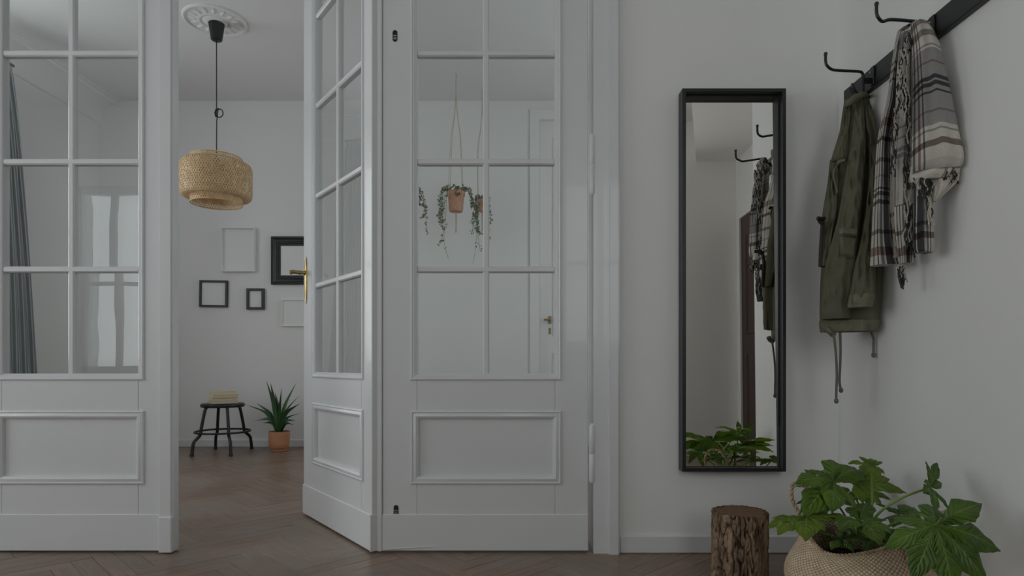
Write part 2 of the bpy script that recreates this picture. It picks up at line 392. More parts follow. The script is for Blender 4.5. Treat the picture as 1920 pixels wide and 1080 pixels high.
# ------------------------------------------------------------------ room shell
S = 'structure'
WT = .16            # thickness of the wall between the rooms, starts at D
XLL = -4.6; YR = -.9; X2 = 2.0; YJ = 1.54
door_l, door_r = wx(-61), wx(1108)      # opening
zdt = 2.965
def wallbox(name, parts, m):
    b = MB()
    for a, c in parts: b.box(a, c)
    o = b.build(name, m, smooth=False); o['kind'] = S; return o
wallbox('wall_back', [((XLL-.2, D, 0), (door_l-.03, D+WT, CEIL)), ((door_r+.03, D, 0), (X2, D+WT, CEIL)), ((door_l-.03, D, zdt+.02), (door_r+.03, D+WT, CEIL))], M_wall)
wallbox('wall_right', [((XW, YJ, 0), (XW+.25, D, CEIL))], M_wall)
# alcove wall behind the jog, with a brown door opening
dy0, dy1, dzt = -.80, .12, 2.17
wallbox('wall_right_alcove', [((X2, YR-.2, 0), (X2+.2, dy0, CEIL)), ((X2, dy1, 0), (X2+.2, D, CEIL)), ((X2, dy0, dzt), (X2+.2, dy1, CEIL))], M_wall)
# rear wall with one window and two openings added for light
def wall_with_holes_x(name, x0, x1, y0, y1, holes, m):   # wall along X, holes (xa,xb,za,zb)
    ps = []; xs = x0
    for xa, xb, za, zb in sorted(holes):
        ps.append(((xs,y0,0),(xa,y1,CEIL))); ps.append(((xa,y0,0),(xb,y1,za))); ps.append(((xa,y0,zb),(xb,y1,CEIL))); xs = xb
    ps.append(((xs,y0,0),(x1,y1,CEIL))); wallbox(name, ps, m)
def wall_with_holes_y(name, y0, y1, x0, x1, holes, m):
    ps = []; ys = y0
    for ya, yb, za, zb in sorted(holes):
        ps.append(((x0,ys,0),(x1,ya,CEIL))); ps.append(((x0,ya,0),(x1,yb,za))); ps.append(((x0,ya,zb),(x1,yb,CEIL))); ys = yb
    ps.append(((x0,ys,0),(x1,y1,CEIL))); wallbox(name, ps, m)
wall_with_holes_x('wall_rear', XLL-.2, X2+.2, YR-.2, YR, [(-4.20,-3.55,.70,2.40),(-3.32,-2.12,.70,2.60),(.36,1.12,.90,2.50)], M_rearwall)
wall_with_holes_y('wall_left', YR, D, XLL-.2, XLL, [(-.35,1.85,.80,2.75)], M_wall)
wall_with_holes_y('wall_left_far_room', D+WT, FARY, XL-.2, XL, [(2.85,4.42,.72,2.72)], M_farwall)
XR2 = 1.75
wall_with_holes_y('wall_right_far_room', D+WT, FARY, XR2, XR2+.2, [(3.4,4.8,.8,2.7)], M_farwall)
# far room back wall with a door opening
fdx0, fdx1 = .16, 1.02
wallbox('wall_back_far_room', [((XL-.2,FARY,0),(fdx0,FARY+.2,CEIL)), ((fdx1,FARY,0),(XR2+.2,FARY+.2,CEIL)), ((fdx0,FARY,2.96),(fdx1,FARY+.2,CEIL))], M_farwall)
wallbox('ceiling', [((XLL-.2, YR-.2, CEIL), (X2+.2, D+WT, CEIL+.15)), ((XL-.2, D+WT, CEIL), (XR2+.2, FARY+.2, CEIL+.15))], M_ceil)
# lowered soffit in the rear right corner
b = MB()
sof = [(1307-CX)/F*5.82, 2.0]
za, zb = 2.74, CEIL
v = [(sof[0], YR, za), (X2, YR, za), (X2, 1.55, za), (.88, 1.55, za), (sof[0], YR, zb), (X2, YR, zb), (X2, 1.55, zb), (.88, 1.55, zb)]
b.v = [Vector(p) for p in v]
for q in ((0,3,2,1),(4,5,6,7),(0,1,5,4),(1,2,6,5),(2,3,7,6),(3,0,4,7)): b.face(q)
o = b.build('ceiling_soffit', M_rearwall, smooth=False); o['kind'] = S
# cornice in the far room: stepped cove along left and back walls
def cove(name, pts_dir, L0, L1, m):
    b = MB(); prof = [(0,.20),(.015,.20),(.02,.185),(.03,.15),(.05,.10),(.085,.06),(.13,.035),(.15,.03),(.155,.012),(.19,.012),(.19,0),(0,0)]
    rows = []
    for L in (L0, L1):
        rows.append([pts_dir(d, L, CEIL-h) for d, h in prof])
    b.grid(rows); o = b.build(name, m, auto=30); o['kind'] = S; return o
cove('trim_cornice_left', lambda d, L, z: (XL+d, L, z), D+WT, FARY, M_farwall)
# floor: slab, planks
floor = box('floor', (XLL-.2, YR-.2, -.12), (X2+.2, D+.01, -.014), M_sub, kind=S)
floor_far = box('floor_far_room', (XL-.2, D+.01, -.12), (XR2+.2, FARY+.2, -.014), M_sub, kind=S)

def plank_mesh(l, wd, k):
    b = MB(); g = .0007; bv = .0003; h = .014
    M = None
    b.box((g, g, -h), (l-g, wd-g, 0), bev=bv)
    # uvs from xy
    b.uv = [[(b.v[i].x/l + k*.37, b.v[i].y/l + k*.21) for i in f] for f in b.f]; b.any_uv = True
    me_o = b.build('plank_proto', M_floor, smooth=False); me = me_o.data; bpy.data.objects.remove(me_o); return me
PLn, PWd = .42, .07
pm = [plank_mesh(PLn, PWd, k) for k in range(5)]
A = math.radians(45); ca, sa = math.cos(A), math.sin(A)
OX, OY = -1.35, 2.9
def inroom(x, y, mg=0):
    if y < D+.05: return XLL+mg < x < X2-mg and YR+mg < y
    return XL+mg < x < XR2-mg and y < FARY-mg
def leaf_line_x(y):     # door leaf bottom line
    return -.588 - .6055/.7958*(y-2.46)
def visible(x, y):
    if y < 2.05: return False
    px = CX+F*x/y; py = HY+F*HC/y
    if py > 1100 or px < -60 or px > 1980: return False
    if y < D: 
        return px < 1530
    return px > 300 and x < leaf_line_x(y)+.02 and x < -.52
cands = []; rest = []
n = int(PLn/PWd+.5)
for i in range(-120, 120):
    for j in range(-14, 15):
        for kind in (0, 1):
            ox, oy = i*PWd+j*PLn, i*PWd-j*PLn
            if kind == 0: cx_, cy_, ang, cc = ox, oy, 0, (ox+PLn/2, oy+PWd/2)
            else: cx_, cy_, ang, cc = ox+PLn+PWd, oy+PWd-PLn, PI/2, (ox+PLn+PWd/2, oy+PWd-PLn/2)
            X = OX+ca*cc[0]-sa*cc[1]; Y = OY+sa*cc[0]+ca*cc[1]
            if not inroom(X, Y, -.1): continue
            hx = OX+ca*cx_-sa*cy_; hy = OY+sa*cx_+ca*cy_
            u = Vector((math.cos(A+ang), math.sin(A+ang)))*PLn/2
            vis = visible(X, Y) or visible(X+u.x*.9, Y+u.y*.9) or visible(X-u.x*.9, Y-u.y*.9)
            (cands if vis else rest).append((Y, hx, hy, ang, X))
cands.sort(key=lambda q: q[0]/1.0)
rest += cands[300:]; cands = cands[:300]
for q, (Y, hx, hy, ang, X) in enumerate(cands):
    o = bpy.data.objects.new('plank', pm[q % 5]); COL.objects.link(o)
    rr = random.Random(q*13+5)
    o.location = (hx, hy, -rr.random()*.0005); o.rotation_euler = (rr.uniform(-.004,.004), rr.uniform(-.0008,.0008), A+ang)
    o.parent = floor if Y < D else floor_far
bA, bB = MB(), MB()
for q, (Y, hx, hy, ang, X) in enumerate(rest):
    b = bA if Y < D+.01 else bB
    M = Matrix.Translation((hx, hy, 0)) @ Matrix.Rotation(A+ang, 4, 'Z')
    n0 = len(b.f); t = random.random()*.98+.01
    b.box((.001,.001,-.014), (PLn-.001, PWd-.001, 0), M=M)
    for fi in range(n0, len(b.f)):
        b.tone[fi] = t; b.uv[fi] = [(((Vector((b.v[i].x-hx, b.v[i].y-hy)).dot(Vector((math.cos(A+ang), math.sin(A+ang)))))/PLn)+t*7, (Vector((b.v[i].x-hx, b.v[i].y-hy)).dot(Vector((-math.sin(A+ang), math.cos(A+ang)))))/PLn) for i in b.f[fi]]
    b.any_uv = True
o = bA.build('parquet_field', M_floor, floor, smooth=False); o['kind'] = 'stuff'
o = bB.build('parquet_field', M_floor, floor_far, smooth=False); o['kind'] = 'stuff'

# baseboards
def baseboard(name, a, b_, m=M_paint):
    o = box(name, a, b_, m, bev=.004, kind=S); return o
baseboard('baseboard_back', (wx(1162), D-.014, 0), (XW-.002, D, .070))
baseboard('baseboard_right', (XW-.014, YJ, 0), (XW, D-.014, .070))
baseboard('baseboard_far_back', (XL, FARY-.016, 0), (fdx0-.09, FARY, .065))
baseboard('baseboard_far_left', (XL, D+WT, 0), (XL+.016, FARY-.016, .065))
baseboard('baseboard_rear', (XLL, YR, 0), (X2, YR+.014, .07))
# door casing (right) : stepped profile
def casing(name, x0, x1, sgn):
    """x0 inner edge, x1 outer edge"""
    g = MB()
    wdt = abs(x1-x0); s_ = 1 if x1 > x0 else -1
    segs = [(0,.55,.014),(.55,.60,.020),(.60,.92,.030),(.92,.96,.022),(.96,1.0,.016)]
    for a, b_, t in segs:
        xa, xb = x0+s_*wdt*a, x0+s_*wdt*b_
        g.box((min(xa,xb), D-t, 0), (max(xa,xb), D, zdt+.06))
    o = g.build(name, M_paint, smooth=False); o['kind'] = S; return o
casing('trim_door_casing_right', wx(1112), wx(1161), 1)
casing('trim_door_casing_left', wx(-65), wx(-114), -1)
box('trim_door_head', (wx(-114), D-.03, zdt+.0), (wx(1161), D, zdt+.13), M_paint, bev=.004, kind=S)
# jambs lining the opening
box('trim_jamb_right', (wx(1112), D-.004, 0), (door_r+.029, D+WT, zdt), M_paint, kind=S)
box('trim_jamb_left', (door_l-.029, D-.004, 0), (wx(-65), D+WT, zdt), M_paint, kind=S)

# ------------------------------------------------------------------ folding glazed doors
def ring(b, x0, z0, x1, z1, prof, y0=0, M=None):
    """mitred moulding: prof = (inset, height towards -y)"""
    n = len(b.v); m = len(prof)
    for ins, h in prof:
        for X, Z in ((x0+ins,z0+ins),(x1-ins,z0+ins),(x1-ins,z1-ins),(x0+ins,z1-ins)):
            p = Vector((X, y0-h, Z)); b.v.append(M @ p if M else p)
    for k in range(m-1):
        for c in range(4):
            d = (c+1) % 4; b.face((n+k*4+c, n+k*4+d, n+(k+1)*4+d, n+(k+1)*4+c))
    return b
T = .040
ROWS = [703, 504.5, 302, 98, -105, -309]
def door_leaf(name, loc, rz, Wp, ml, gw, label=None, kick=True):
    """Wp leaf width px, ml glass margin left px, gw glass width px"""
    W = Wp*PXM; g0 = ml*PXM; g1 = (ml+gw)*PXM; gm = (g0+g1)/2
    r = empty(name, loc, rz, kind=S)
    def P(b, nm, m=M_paint, **k): 
        o = b.build(nm, m, None, **k); o.parent = r; return o
    zb, zt = .007, 2.95; z0 = wz(703); z1 = wz(-309)
    pz0, pz1 = wz(908), wz(770); px0, px1 = g0-12.5*PXM, g1+12.5*PXM
    f = MB(); bv = .0015
    f.box((0,0,zb),(g0,T,zt),bev=.003); f.box((g1,0,zb),(W,T,zt),bev=.003)
    f.box((g0,0,zb),(g1,T,pz0+.012)); f.box((g0,0,pz1-.012),(g1,T,z0)); f.box((g0,0,z1),(g1,T,zt))
    P(f, 'door_frame', smooth=False)
    # raised bolection round the panel and the panel itself
    b = MB(); ring(b, px0, pz0, px1, pz1, [(0,0),(.001,.006),(.006,.008),(.010,.004),(.014,.006),(.022,.008),(.030,.003),(.034,-.012)])
    P(b, 'panel_moulding', auto=25)
    P(MB().box((g0-.002,.010,pz0+.005),(g1+.002,T-.008,pz1-.005)), 'door_panel', smooth=False)
    b = MB(); ring(b, px0, z0-10*PXM, px1, z1+.02, [(0,0),(.001,.006),(.006,.008),(.010,.005),(.016,.004),(.022,-.003),(.0262,-.006),(.0262,-.020)])
    P(b, 'glazing_moulding', auto=25)
    if kick:
        P(MB().box((-.0,-.006,zb),(W,0.002,wz(964)),bev=.003), 'kick_board', smooth=False)
    b = MB().box((gm-.0125,.004,z0-.002),(gm+.0125,.034,z1+.002),bev=.005); P(b,'glazing_bar',smooth=False)
    for y in ROWS[1:-1]:
        zc = wz(y); b = MB().box((g0-.002,.0035,zc-.012),(g1+.002,.0345,zc+.012),bev=.005); P(b,'glazing_bar',smooth=False)
    rr = random.Random(len(name)*7+int(loc[0]*100))
    for i in range(5):
        for xa, xb in ((g0,gm),(gm,g1)):
            za_, zb_ = wz(ROWS[i]), wz(ROWS[i+1])
            w2, h2 = (xb-xa)/2+.002, (zb_-za_)/2+.002
            M = Matrix.Translation(((xa+xb)/2,.0195,(za_+zb_)/2)) @ Matrix.Rotation(rr.uniform(-.006,.006),4,'Z') @ Matrix.Rotation(rr.uniform(-.006,.006),4,'X')
            P(MB().box((-w2,-.0012,-h2),(w2,.0012,h2),M=M),'pane',M_glass,smooth=False)
    return r, P, W
def flush_bolt(P, x, z):
    """slot cut in the stile showing the sliding bolt"""
    seg = 10; b = MB(); hw, hh = .0095, .023
    out = []
    for k in range(seg+1): a = PI*k/seg; out.append((x+hw*math.cos(a), z+(hh-hw)+hw*math.sin(a)))
    for k in range(seg+1): a = PI+PI*k/seg; out.append((x+hw*math.cos(a), z-(hh-hw)+hw*math.sin(a)))
    n = len(out); b.v += [Vector((p,-.0012,q)) for p,q in out]+[Vector((x+(p-x)*.9,-.0003,z+(q-z)*.94)) for p,q in out]
    for k in range(n): b.face((k,(k+1)%n,n+(k+1)%n,n+k))
    b.face([n+k for k in range(n)][::-1])
    P(b,'bolt_slot',M_slot,smooth=False)
    P(MB().box((x-.0075,-.0022,z-.002),(x+.0075,-.0004,z+.003),bev=.0006).box((x-.006,-.0016,z-.014),(x+.006,-.0004,z-.006),bev=.0005),'bolt_thumb_piece',M_steel,smooth=False)
def butt_hinge(P, x, y, z0, z1):
    r_ = .0125; prof = [(0,z0),(r_*.6,z0+.003),(r_,z0+.012),(r_,(z0+z1)/2-.001),(r_*.93,(z0+z1)/2),(r_,(z0+z1)/2+.001),(r_,z1-.012),(r_*.6,z1-.003),(0,z1)]
    P(MB().lathe(prof,20,(x,y,0)),'hinge',M_paint,auto=50)
# frontal leaf on the right
d4, P4, W4 = door_leaf('door_4', (wx(717), D+.002, 0), 0, 386, 65, 258)
flush_bolt(P4, (740.5-717)*PXM, wz(67)); flush_bolt(P4, (742.5-717)*PXM, wz(958))
butt_hinge(P4, (1110-717)*PXM, -.008, wz(370), wz(251)); butt_hinge(P4, (1110-717)*PXM, -.008, wz(907), wz(793))
P4(MB().box((-.020,-.006,.004),(-.001,.03,2.95),bev=.003),'meeting_bead',smooth=False)
# splintered foot of the stile
b = MB()
for k in range(9):
    x0 = .012+k*.021; h = .006*(1-k/10)
    b.box((x0,-.0085,.012+.0015*k),(x0+.03,-.0055,.0135+.0015*k+h*.3))
P4(b,'chipped_edge',M_paint,smooth=False)
# open leaf, swung into the far room
d3, P3, W3 = door_leaf('door_3', (-1.0806, 3.1075, 0), math.atan2(-.7958,.6055), 387, 77, 260)
P3(MB().box((W3-.004,-.008,.006),(W3+.003,T,wz(964)),bev=.002),'plinth',smooth=False)
# brass handle: long plate and lever near the free edge
b = MB(); cxh, czh = .040, 1.155; pl = []
hh = .115
for k in range(25):
    a = 2*PI*k/24; pl.append((cxh+.0145*math.copysign(abs(math.cos(a))**.9, math.cos(a)), czh+hh*math.copysign(abs(math.sin(a))**1.0, math.sin(a))*1.0))
rows = [[Vector((cxh+(p-cxh)*s_, -h, czh+(q-czh)*s_)) for p, q in pl] for s_, h in ((1,0),(1,.003),(.8,.006),(.45,.0075),(.01,.008))]
b.grid(rows); plate = P3(b,'handle_plate',M_brass,auto=60)
b = MB(); p0 = Vector((cxh,-.004,1.19))
path = cr([p0, p0+Vector((0,-.022,0)), p0+Vector((-.006,-.040,.001)), p0+Vector((-.016,-.056,.003)), p0+Vector((-.024,-.068,-.002))], 5)
b.tube(path, [.0135,.012,.010,.0085,.0085,.010,.0115,.011,.010,.009,.009,.0085,.0085,.009,.0095,.0095,.010,.0105,.011,.0115,.010][:len(path)], 12)
lever = P3(b,'handle_lever',M_brass,auto=60)
# left leaf with its astragal post and plinth
d2, P2, W2 = door_leaf('door_2', (wx(-61), D+.002, 0), 0, 363, 64, 255)
P2(MB().box((W2-.004,-.014,.012),(W2+.047,.030,2.95),bev=.004).box((W2+.047,-.010,.012),(W2+.053,.030,2.95),bev=.002),'meeting_stile',smooth=False)
P2(MB().box((W2-.001,-.022,.003),(W2+.052,.034,wz(967)),bev=.004),'plinth',smooth=False)

# far room door in the back wall
r = empty('door_5', (fdx0, FARY+.03, 0), 0, kind=S)
def PF(b, nm, m=M_paint, **k):
    o = b.build(nm, m, None, **k); o.parent = r; return o
PF(MB().box((.004,0,.006),(fdx1-fdx0-.004,.04,2.95),bev=.003),'door_slab',M_farwall,smooth=False)
for za_, zb_ in ((.15,.85),(1.0,2.8)):
    PF(ring(MB(), .12, za_, fdx1-fdx0-.12, zb_, [(0,0),(.003,.008),(.012,.008),(.03,.001)]),'panel_moulding',auto=25)
PF(MB().box((-.085,-.045,0),(.002,-.03,2.95)).box((fdx1-fdx0-.002,-.045,0),(fdx1-fdx0+.085,-.03,2.95)).box((-.085,-.045,2.95),(fdx1-fdx0+.085,-.03,3.04)),'architrave',M_farwall,smooth=False)
hx_ = (1031-CX)/F*FARY-fdx0
PF(MB().tube([(hx_,0,1.145),(hx_,-.045,1.145)],.009,10).tube([(hx_+.004,-.045,1.145),(hx_-.055,-.045,1.147)],[.010,.008],10),'handle_lever',M_brass)
PF(MB().box((hx_-.014,-.004,1.11),(hx_+.014,0,1.18),bev=.002).box((hx_-.008,-.004,1.02),(hx_+.010,0,1.075),bev=.002),'handle_plate',M_brass,smooth=False)
# brown door behind the camera in the alcove, seen only in the mirror
r = empty('door_6', (X2, dy0, 0), 0, kind=S)
dw = dy1-dy0
PF(MB().box((.004,.003,.005),(.05,dw-.003,dzt-.003),bev=.003),'door_slab',M_brown,smooth=False)
for za_, zb_ in ((.15,.95),(1.1,2.0)):
    Mr = Matrix(((0,1,0,.004),(1,0,0,0),(0,0,1,0),(0,0,0,1)))
    PF(ring(MB(), .12, za_, dw-.12, zb_, [(0,0),(.003,.008),(.012,.008),(.03,.001)], M=Mr),'panel_moulding',M_brown,auto=25)
PF(MB().box((-.012,-.07,0),(.002,0,dzt+.07),bev=.002).box((-.012,dw,0),(.002,dw+.07,dzt+.07),bev=.002).box((-.012,0,dzt),(.002,dw,dzt+.07),bev=.002),'architrave',M_frame_w,smooth=False)

# windows: frames with sashes and panes
def window(name, axis, plane, a0, a1, z0, z1, cols, rows, inward):
    r = empty(name, (0,0,0), 0, kind=S)
    def bx(b, a, c, z, zz, d0, d1, bev=.004):
        if axis == 'x': b.box((a, min(plane+d0,plane+d1), z), (c, max(plane+d0,plane+d1), zz), bev=bev)
        else: b.box((min(plane+d0,plane+d1), a, z), (max(plane+d0,plane+d1), c, zz), bev=bev)
    s = -inward
    b = MB(); fw = .06
    bx(b, a0, a0+fw, z0, z1, s*.06, s*.12); bx(b, a1-fw, a1, z0, z1, s*.06, s*.12); bx(b, a0, a1, z0, z0+fw, s*.06, s*.12); bx(b, a0, a1, z1-fw, z1, s*.06, s*.12)
    b.build('window_frame', M_paint, r, smooth=False)
    cw = (a1-a0)/cols; rh = (z1-z0)/rows
    for i in range(1, cols):
        b = MB(); bx(b, a0+i*cw-.03, a0+i*cw+.03, z0+fw, z1-fw, s*.065, s*.115); b.build('glazing_bar', M_paint, r, smooth=False)
    for i in range(1, rows):
        b = MB(); bx(b, a0+fw, a1-fw, z0+i*rh-.02, z0+i*rh+.02, s*.07, s*.11); b.build('glazing_bar', M_paint, r, smooth=False)
    for i in range(cols):
        for j in range(rows):
            b = MB(); bx(b, a0+i*cw+.03, a0+(i+1)*cw-.03, z0+j*rh+.02, z0+(j+1)*rh-.02, s*.09, s*.094, 0); b.build('pane', M_glass, r, smooth=False)
    b = MB(); bx(b, a0-.05, a1+.05, z0-.035, z0, inward*.05, s*.06); b.build('window_sill', M_paint, r, smooth=False)
    return r
window('window_1', 'y', XL, 2.85, 4.42, .72, 2.72, 2, 2, 1)
window('window_2', 'y', XLL, -.35, 1.85, .80, 2.75, 3, 2, 1)
window('window_3', 'x', YR, -4.20, -3.55, .70, 2.40, 2, 2, 1)
window('window_5_added', 'x', YR, -3.32, -2.12, .70, 2.60, 2, 2, 1)  # unseen opening added to let fill light in from behind left
window('window_6_added', 'x', YR, .36, 1.12, .90, 2.50, 2, 2, 1)  # unseen opening added behind the camera for more frontal light
window('window_4', 'y', XR2, 3.4, 4.8, .80, 2.70, 2, 2, -1)

# ------------------------------------------------------------------ wall mirror
mir = empty('wall_mirror', (0, D-.001, wz(884)), 0, 'tall narrow wall mirror in a deep black box frame', 'mirror')
Yf = D-.057
a = at(1279.5, 884.5, Yf); c = at(1474, 165.5, Yf)
x0, x1, z0, z1 = a.x, c.x, 0.0, c.z-a.z
mir.location = ((x0+x1)/2, D-.001, a.z)
hw = (x1-x0)/2
def PM(b, nm, m, **k):
    o = b.build(nm, m, None, **k); o.parent = mir; return o
PM(ring(MB(), -hw, 0, hw, z1, [(.0,.0),(.0,.0555),(.0012,.057),(.0125,.057),(.014,.0555),(.014,.027),(.019,.027),(.0195,.002)]), 'mirror_frame', M_black, smooth=False)
PM(MB().box((-hw+.016,-.006,.016),(hw-.016,-.003,z1-.016), M=Matrix.Translation((0,-.0235,0)) @ Matrix.Rotation(math.radians(-.85),4,'X')), 'mirror_glass', M_mirror, smooth=False)
PM(MB().box((-hw+.004,-.0025,.004),(hw-.004,.0,z1-.004)), 'backing_board', M_black, smooth=False)

# ------------------------------------------------------------------ coat rack on the right wall
rack = empty('coat_rack', (XW, 1.60, 1.71), 0, 'black wall coat rack board with long double-bend steel hooks', 'coat rack')
def PR(b, nm, m=M_blacksteel, parent=None, **k):
    o = b.build(nm, m, None, **k); o.parent = parent or rack; o.matrix_parent_inverse = Matrix.Translation(-rack.location) if not parent else Matrix(); return o
PR(MB().box((XW-.020,1.60,1.712),(XW-.0005,2.392,1.785),bev=.002), 'rack_board', M_board, smooth=False)
def coat_hook(ys, hy_px, tip_x, ytip):
    xs = XW-.056
    b = MB()
    arm = cr([(xs,ys,1.69),(xs,ys,1.73),(xs,ys,1.750),(xs-.006,ys-.002,1.761),(xs-.020,ys-.005,1.763)],6)+cr([(xs-.035,ys-.009,1.762),(xs-.105,ys-.026,1.757),(tip_x+.020,ytip+.004,1.757),(tip_x+.004,ytip,1.768),(tip_x,ytip,1.783),(tip_x,ytip,1.803)],6)
    b.tube(arm,.0048,10); b.lathe([(0,-.007),(.005,-.005),(.0068,0),(.005,.005),(0,.007)],10,(tip_x,ytip,1.806))
    PR(b,'coat_hook')
    b = MB()
    for sx, sy, zz in ((-.050,-.024,1.702),(-.030,.026,1.712)):
        p = cr([(xs,ys,1.695),(xs-.015,ys+sy*.3,1.685),(xs+sx*.8,ys+sy*.9,zz-.014),(xs+sx,ys+sy,zz+.008)],5)
        b.tube(p,.0042,8); b.lathe([(0,-.005),(.0055,0),(0,.005)],8,tuple(p[-1]))
    PR(b,'small_hook')
    PR(MB().box((XW-.026,ys-.012,1.716),(XW-.020,ys+.012,1.782),bev=.002).box((xs,ys-.004,1.722),(XW-.024,ys+.004,1.742),bev=.0015),'hook_plate',smooth=False)
    PR(MB().lathe([(0,.0),(.004,0),(.004,.002),(0,.003)],10,M=Matrix.Translation((XW-.026,ys+.006,1.765)) @ Matrix.Rotation(-PI/2,4,'Y')),'screw',M_steel)
coat_hook(2.190,0,1.043,2.150)
coat_hook(1.872,0,1.049,1.852)

# ------------------------------------------------------------------ cloth lofts
def loft(rows, fold=(), seg=72, per=10, xmax=XW-.003, vscale=1.0, flat=.0, seed=0, cap=True, creases=.0, chev=0, urange=(0,1), noise_amp=.002):
    """rows = (py, pxl, pxr, Y, half depth). Closed cloth tube whose outline follows the rows."""
    pr = [Vector((r[0], r[1], r[2])) for r in rows]; pq = [Vector((r[3], r[4], 0)) for r in rows]
    R = cr(pr, per); Q = cr(pq, per)
    b = MB(); P = []; UV = []
    nr = len(R)
    for i in range(nr):
        py, l, r = R[i]; Y, hd, _ = Q[i]
        pc = (l+r)/2; cph = F/math.hypot(F, pc-CX); half = abs(r-l)/2*Y*cph/F
        c = at(pc, py, Y); ray = Vector((pc-CX, F, 0)).normalized(); u = Vector((ray.y, -ray.x, 0))
        row = []; ur = []
        for k in range(seg+1):
            t = 2*PI*k/seg
            f = 0
            for (amp, fr, ph, dr) in fold: f += amp*math.sin(fr*t+ph+dr*(i/nr)*6)
            f *= min(1, .25+i/nr*1.3)
            nz = noise.noise(Vector((math.cos(t)*2.2+seed, math.sin(t)*2.2, c.z*7)))
            n2 = noise.noise(Vector((math.cos(t+c.z*5)*2.4+seed, c.z*24, math.sin(t+c.z*5)*2.4)))
            side = abs(math.sin(t))
            p = c + u*half*math.cos(t) + ray*math.sin(t)*(hd*(1+f*2.2)) + ray*(nz*noise_amp*4+n2*noise_amp*creases*4)*side
            xm = XW-.024 if p.z > 1.700 else xmax
            if p.x > xm: p.x = xm - .0008*math.sin(t*3)
            row.append(p)
            ur.append((urange[0]+(urange[1]-urange[0])*(math.cos(t)+1)/2, (py+chev*(1-abs(math.cos(t)-.25)*1.2))*.001*vscale))
        P.append(row); UV.append(ur)
    b.grid(P, UV)
    if cap:
        for row in (P[0], P[-1]):
            n = len(b.v); c = sum((Vector(p) for p in row), Vector())/len(row)
            b.v += [Vector(p) for p in row]+[c]
            for k in range(seg): b.face((n+k, n+k+1, n+seg+1), [(.5,.5)]*3)
    return b
M_olive = mat('olive_canvas', (.118,.116,.078), .88, bump=(260,.35), var=.16, vscale=9, spec=.15, bumpdist=.0015)
M_olive2 = mat('olive_canvas_worn', (.155,.148,.104), .88, bump=(260,.35), var=.22, vscale=30, spec=.15, bumpdist=.0015)
M_cordg = mat('grey_green_drawcord', (.15,.145,.115), .9)
jk = empty('jacket', (1.13, 2.2, 1.70), 0, 'olive green canvas field jacket hanging from the first hook near the corner', 'jacket')
def PJ(b, nm, m=M_olive, parent=None, **k):
    o = b.build(nm, m, None, **k); p = parent or jk
    o.parent = p
    o.matrix_parent_inverse = Matrix.Translation(-jk.location) if p is jk else Matrix()
    return o
# back/body
PJ(loft([(186,1604,1630,2.275,.012),(205,1590,1638,2.275,.03),(240,1584,1648,2.270,.018),(300,1570,1652,2.262,.020),(360,1552,1655,2.255,.026),(420,1543,1657,2.240,.042),(500,1538,1656,2.215,.062),(560,1536,1653,2.215,.06),(598,1536,1648,2.215,.058),(622,1539,1640,2.215,.056)],
     fold=((.06,3,.3,.35),(.03,6,1.1,-.4)), seed=1, creases=.9, noise_amp=.003), 'jacket_body')
# hem band, slightly proud
PJ(loft([(602,1534.5,1650,2.211,.062),(612,1535,1648,2.211,.063),(622,1537,1643,2.211,.061)], fold=((.03,11,.3,0),), seed=3, creases=.8), 'hem_band', M_olive2)
# left shoulder flap and storm flap
PJ(loft([(186,1583,1600,2.24,.010),(205,1580,1598,2.235,.018),(245,1574,1594,2.225,.024),(275,1565,1591,2.21,.030),(295,1559,1590,2.20,.033),(303,1560,1588,2.20,.028)],
     fold=((.07,2,.8,.3),), seed=5, creases=.9, noise_amp=.003), 'shoulder_flap')
PJ(loft([(300,1556,1576,2.22,.020),(345,1551,1573,2.215,.026),(400,1542,1570,2.21,.028),(450,1540,1562,2.205,.028),(500,1538,1556,2.20,.022)],
     fold=((.07,2,.8,.3),), seed=6, creases=.9, noise_amp=.003), 'side_panel')
# centre front panel
PJ(loft([(190,1603,1618,2.21,.012),(230,1600,1622,2.19,.024),(280,1593,1624,2.17,.032),(340,1582,1621,2.16,.037),(400,1572,1616,2.155,.040),(440,1562,1611,2.155,.041),(500,1546,1605,2.165,.040),(560,1539,1598,2.175,.034),(598,1538,1594,2.18,.028)],
     fold=((.09,2,2.0,.35),(.05,5,.4,-.6)), seed=7, creases=1.1, noise_amp=.003), 'front_panel')
# sleeve with cuff
slv = PJ(loft([(200,1618,1634,2.205,.014),(245,1618,1644,2.185,.028),(300,1628,1650,2.155,.032),(360,1626,1651,2.135,.034),(430,1616,1648,2.125,.036),(490,1603,1643,2.115,.036),(540,1594,1641,2.115,.036),(572,1589,1637,2.115,.034)],
     fold=((.06,3,1.2,.5),(.04,5,.2,.8)), seed=11, creases=1.2, noise_amp=.003), 'sleeve')
PJ(loft([(552,1591.5,1641,2.111,.037),(564,1589.5,1639,2.111,.038),(577,1588,1636,2.111,.036)], seed=13, creases=.6), 'cuff', M_olive2, slv)
tb = MB(); q0 = at(1600,556,2.122); q1 = at(1622,563,2.120)
for s_ in (0,): tb.grid([[q0+Vector((0,-.002,.014)), at(1611,552,2.116)+Vector((0,0,.002)), q1+Vector((0,-.002,.010)), q1+Vector((.008,0,-.002))],[q0+Vector((0,-.002,-.014)), at(1611,570,2.116), q1+Vector((0,-.002,-.014)), q1+Vector((.008,0,-.004))]])
PJ(tb,'cuff_tab',M_olive2,slv)
# collar roll and hanging loop over the hook
cp = [at(1584,200,2.19), at(1592,193,2.18), at(1603,184,2.18), at(1613,178,2.19), at(1622,177,2.22), at(1628,182,2.25)]
PJ(MB().tube(cr(cp,6),[.007+.007*math.sin(min(1,i/26)*PI) for i in range(31)],10),'collar',M_olive2)
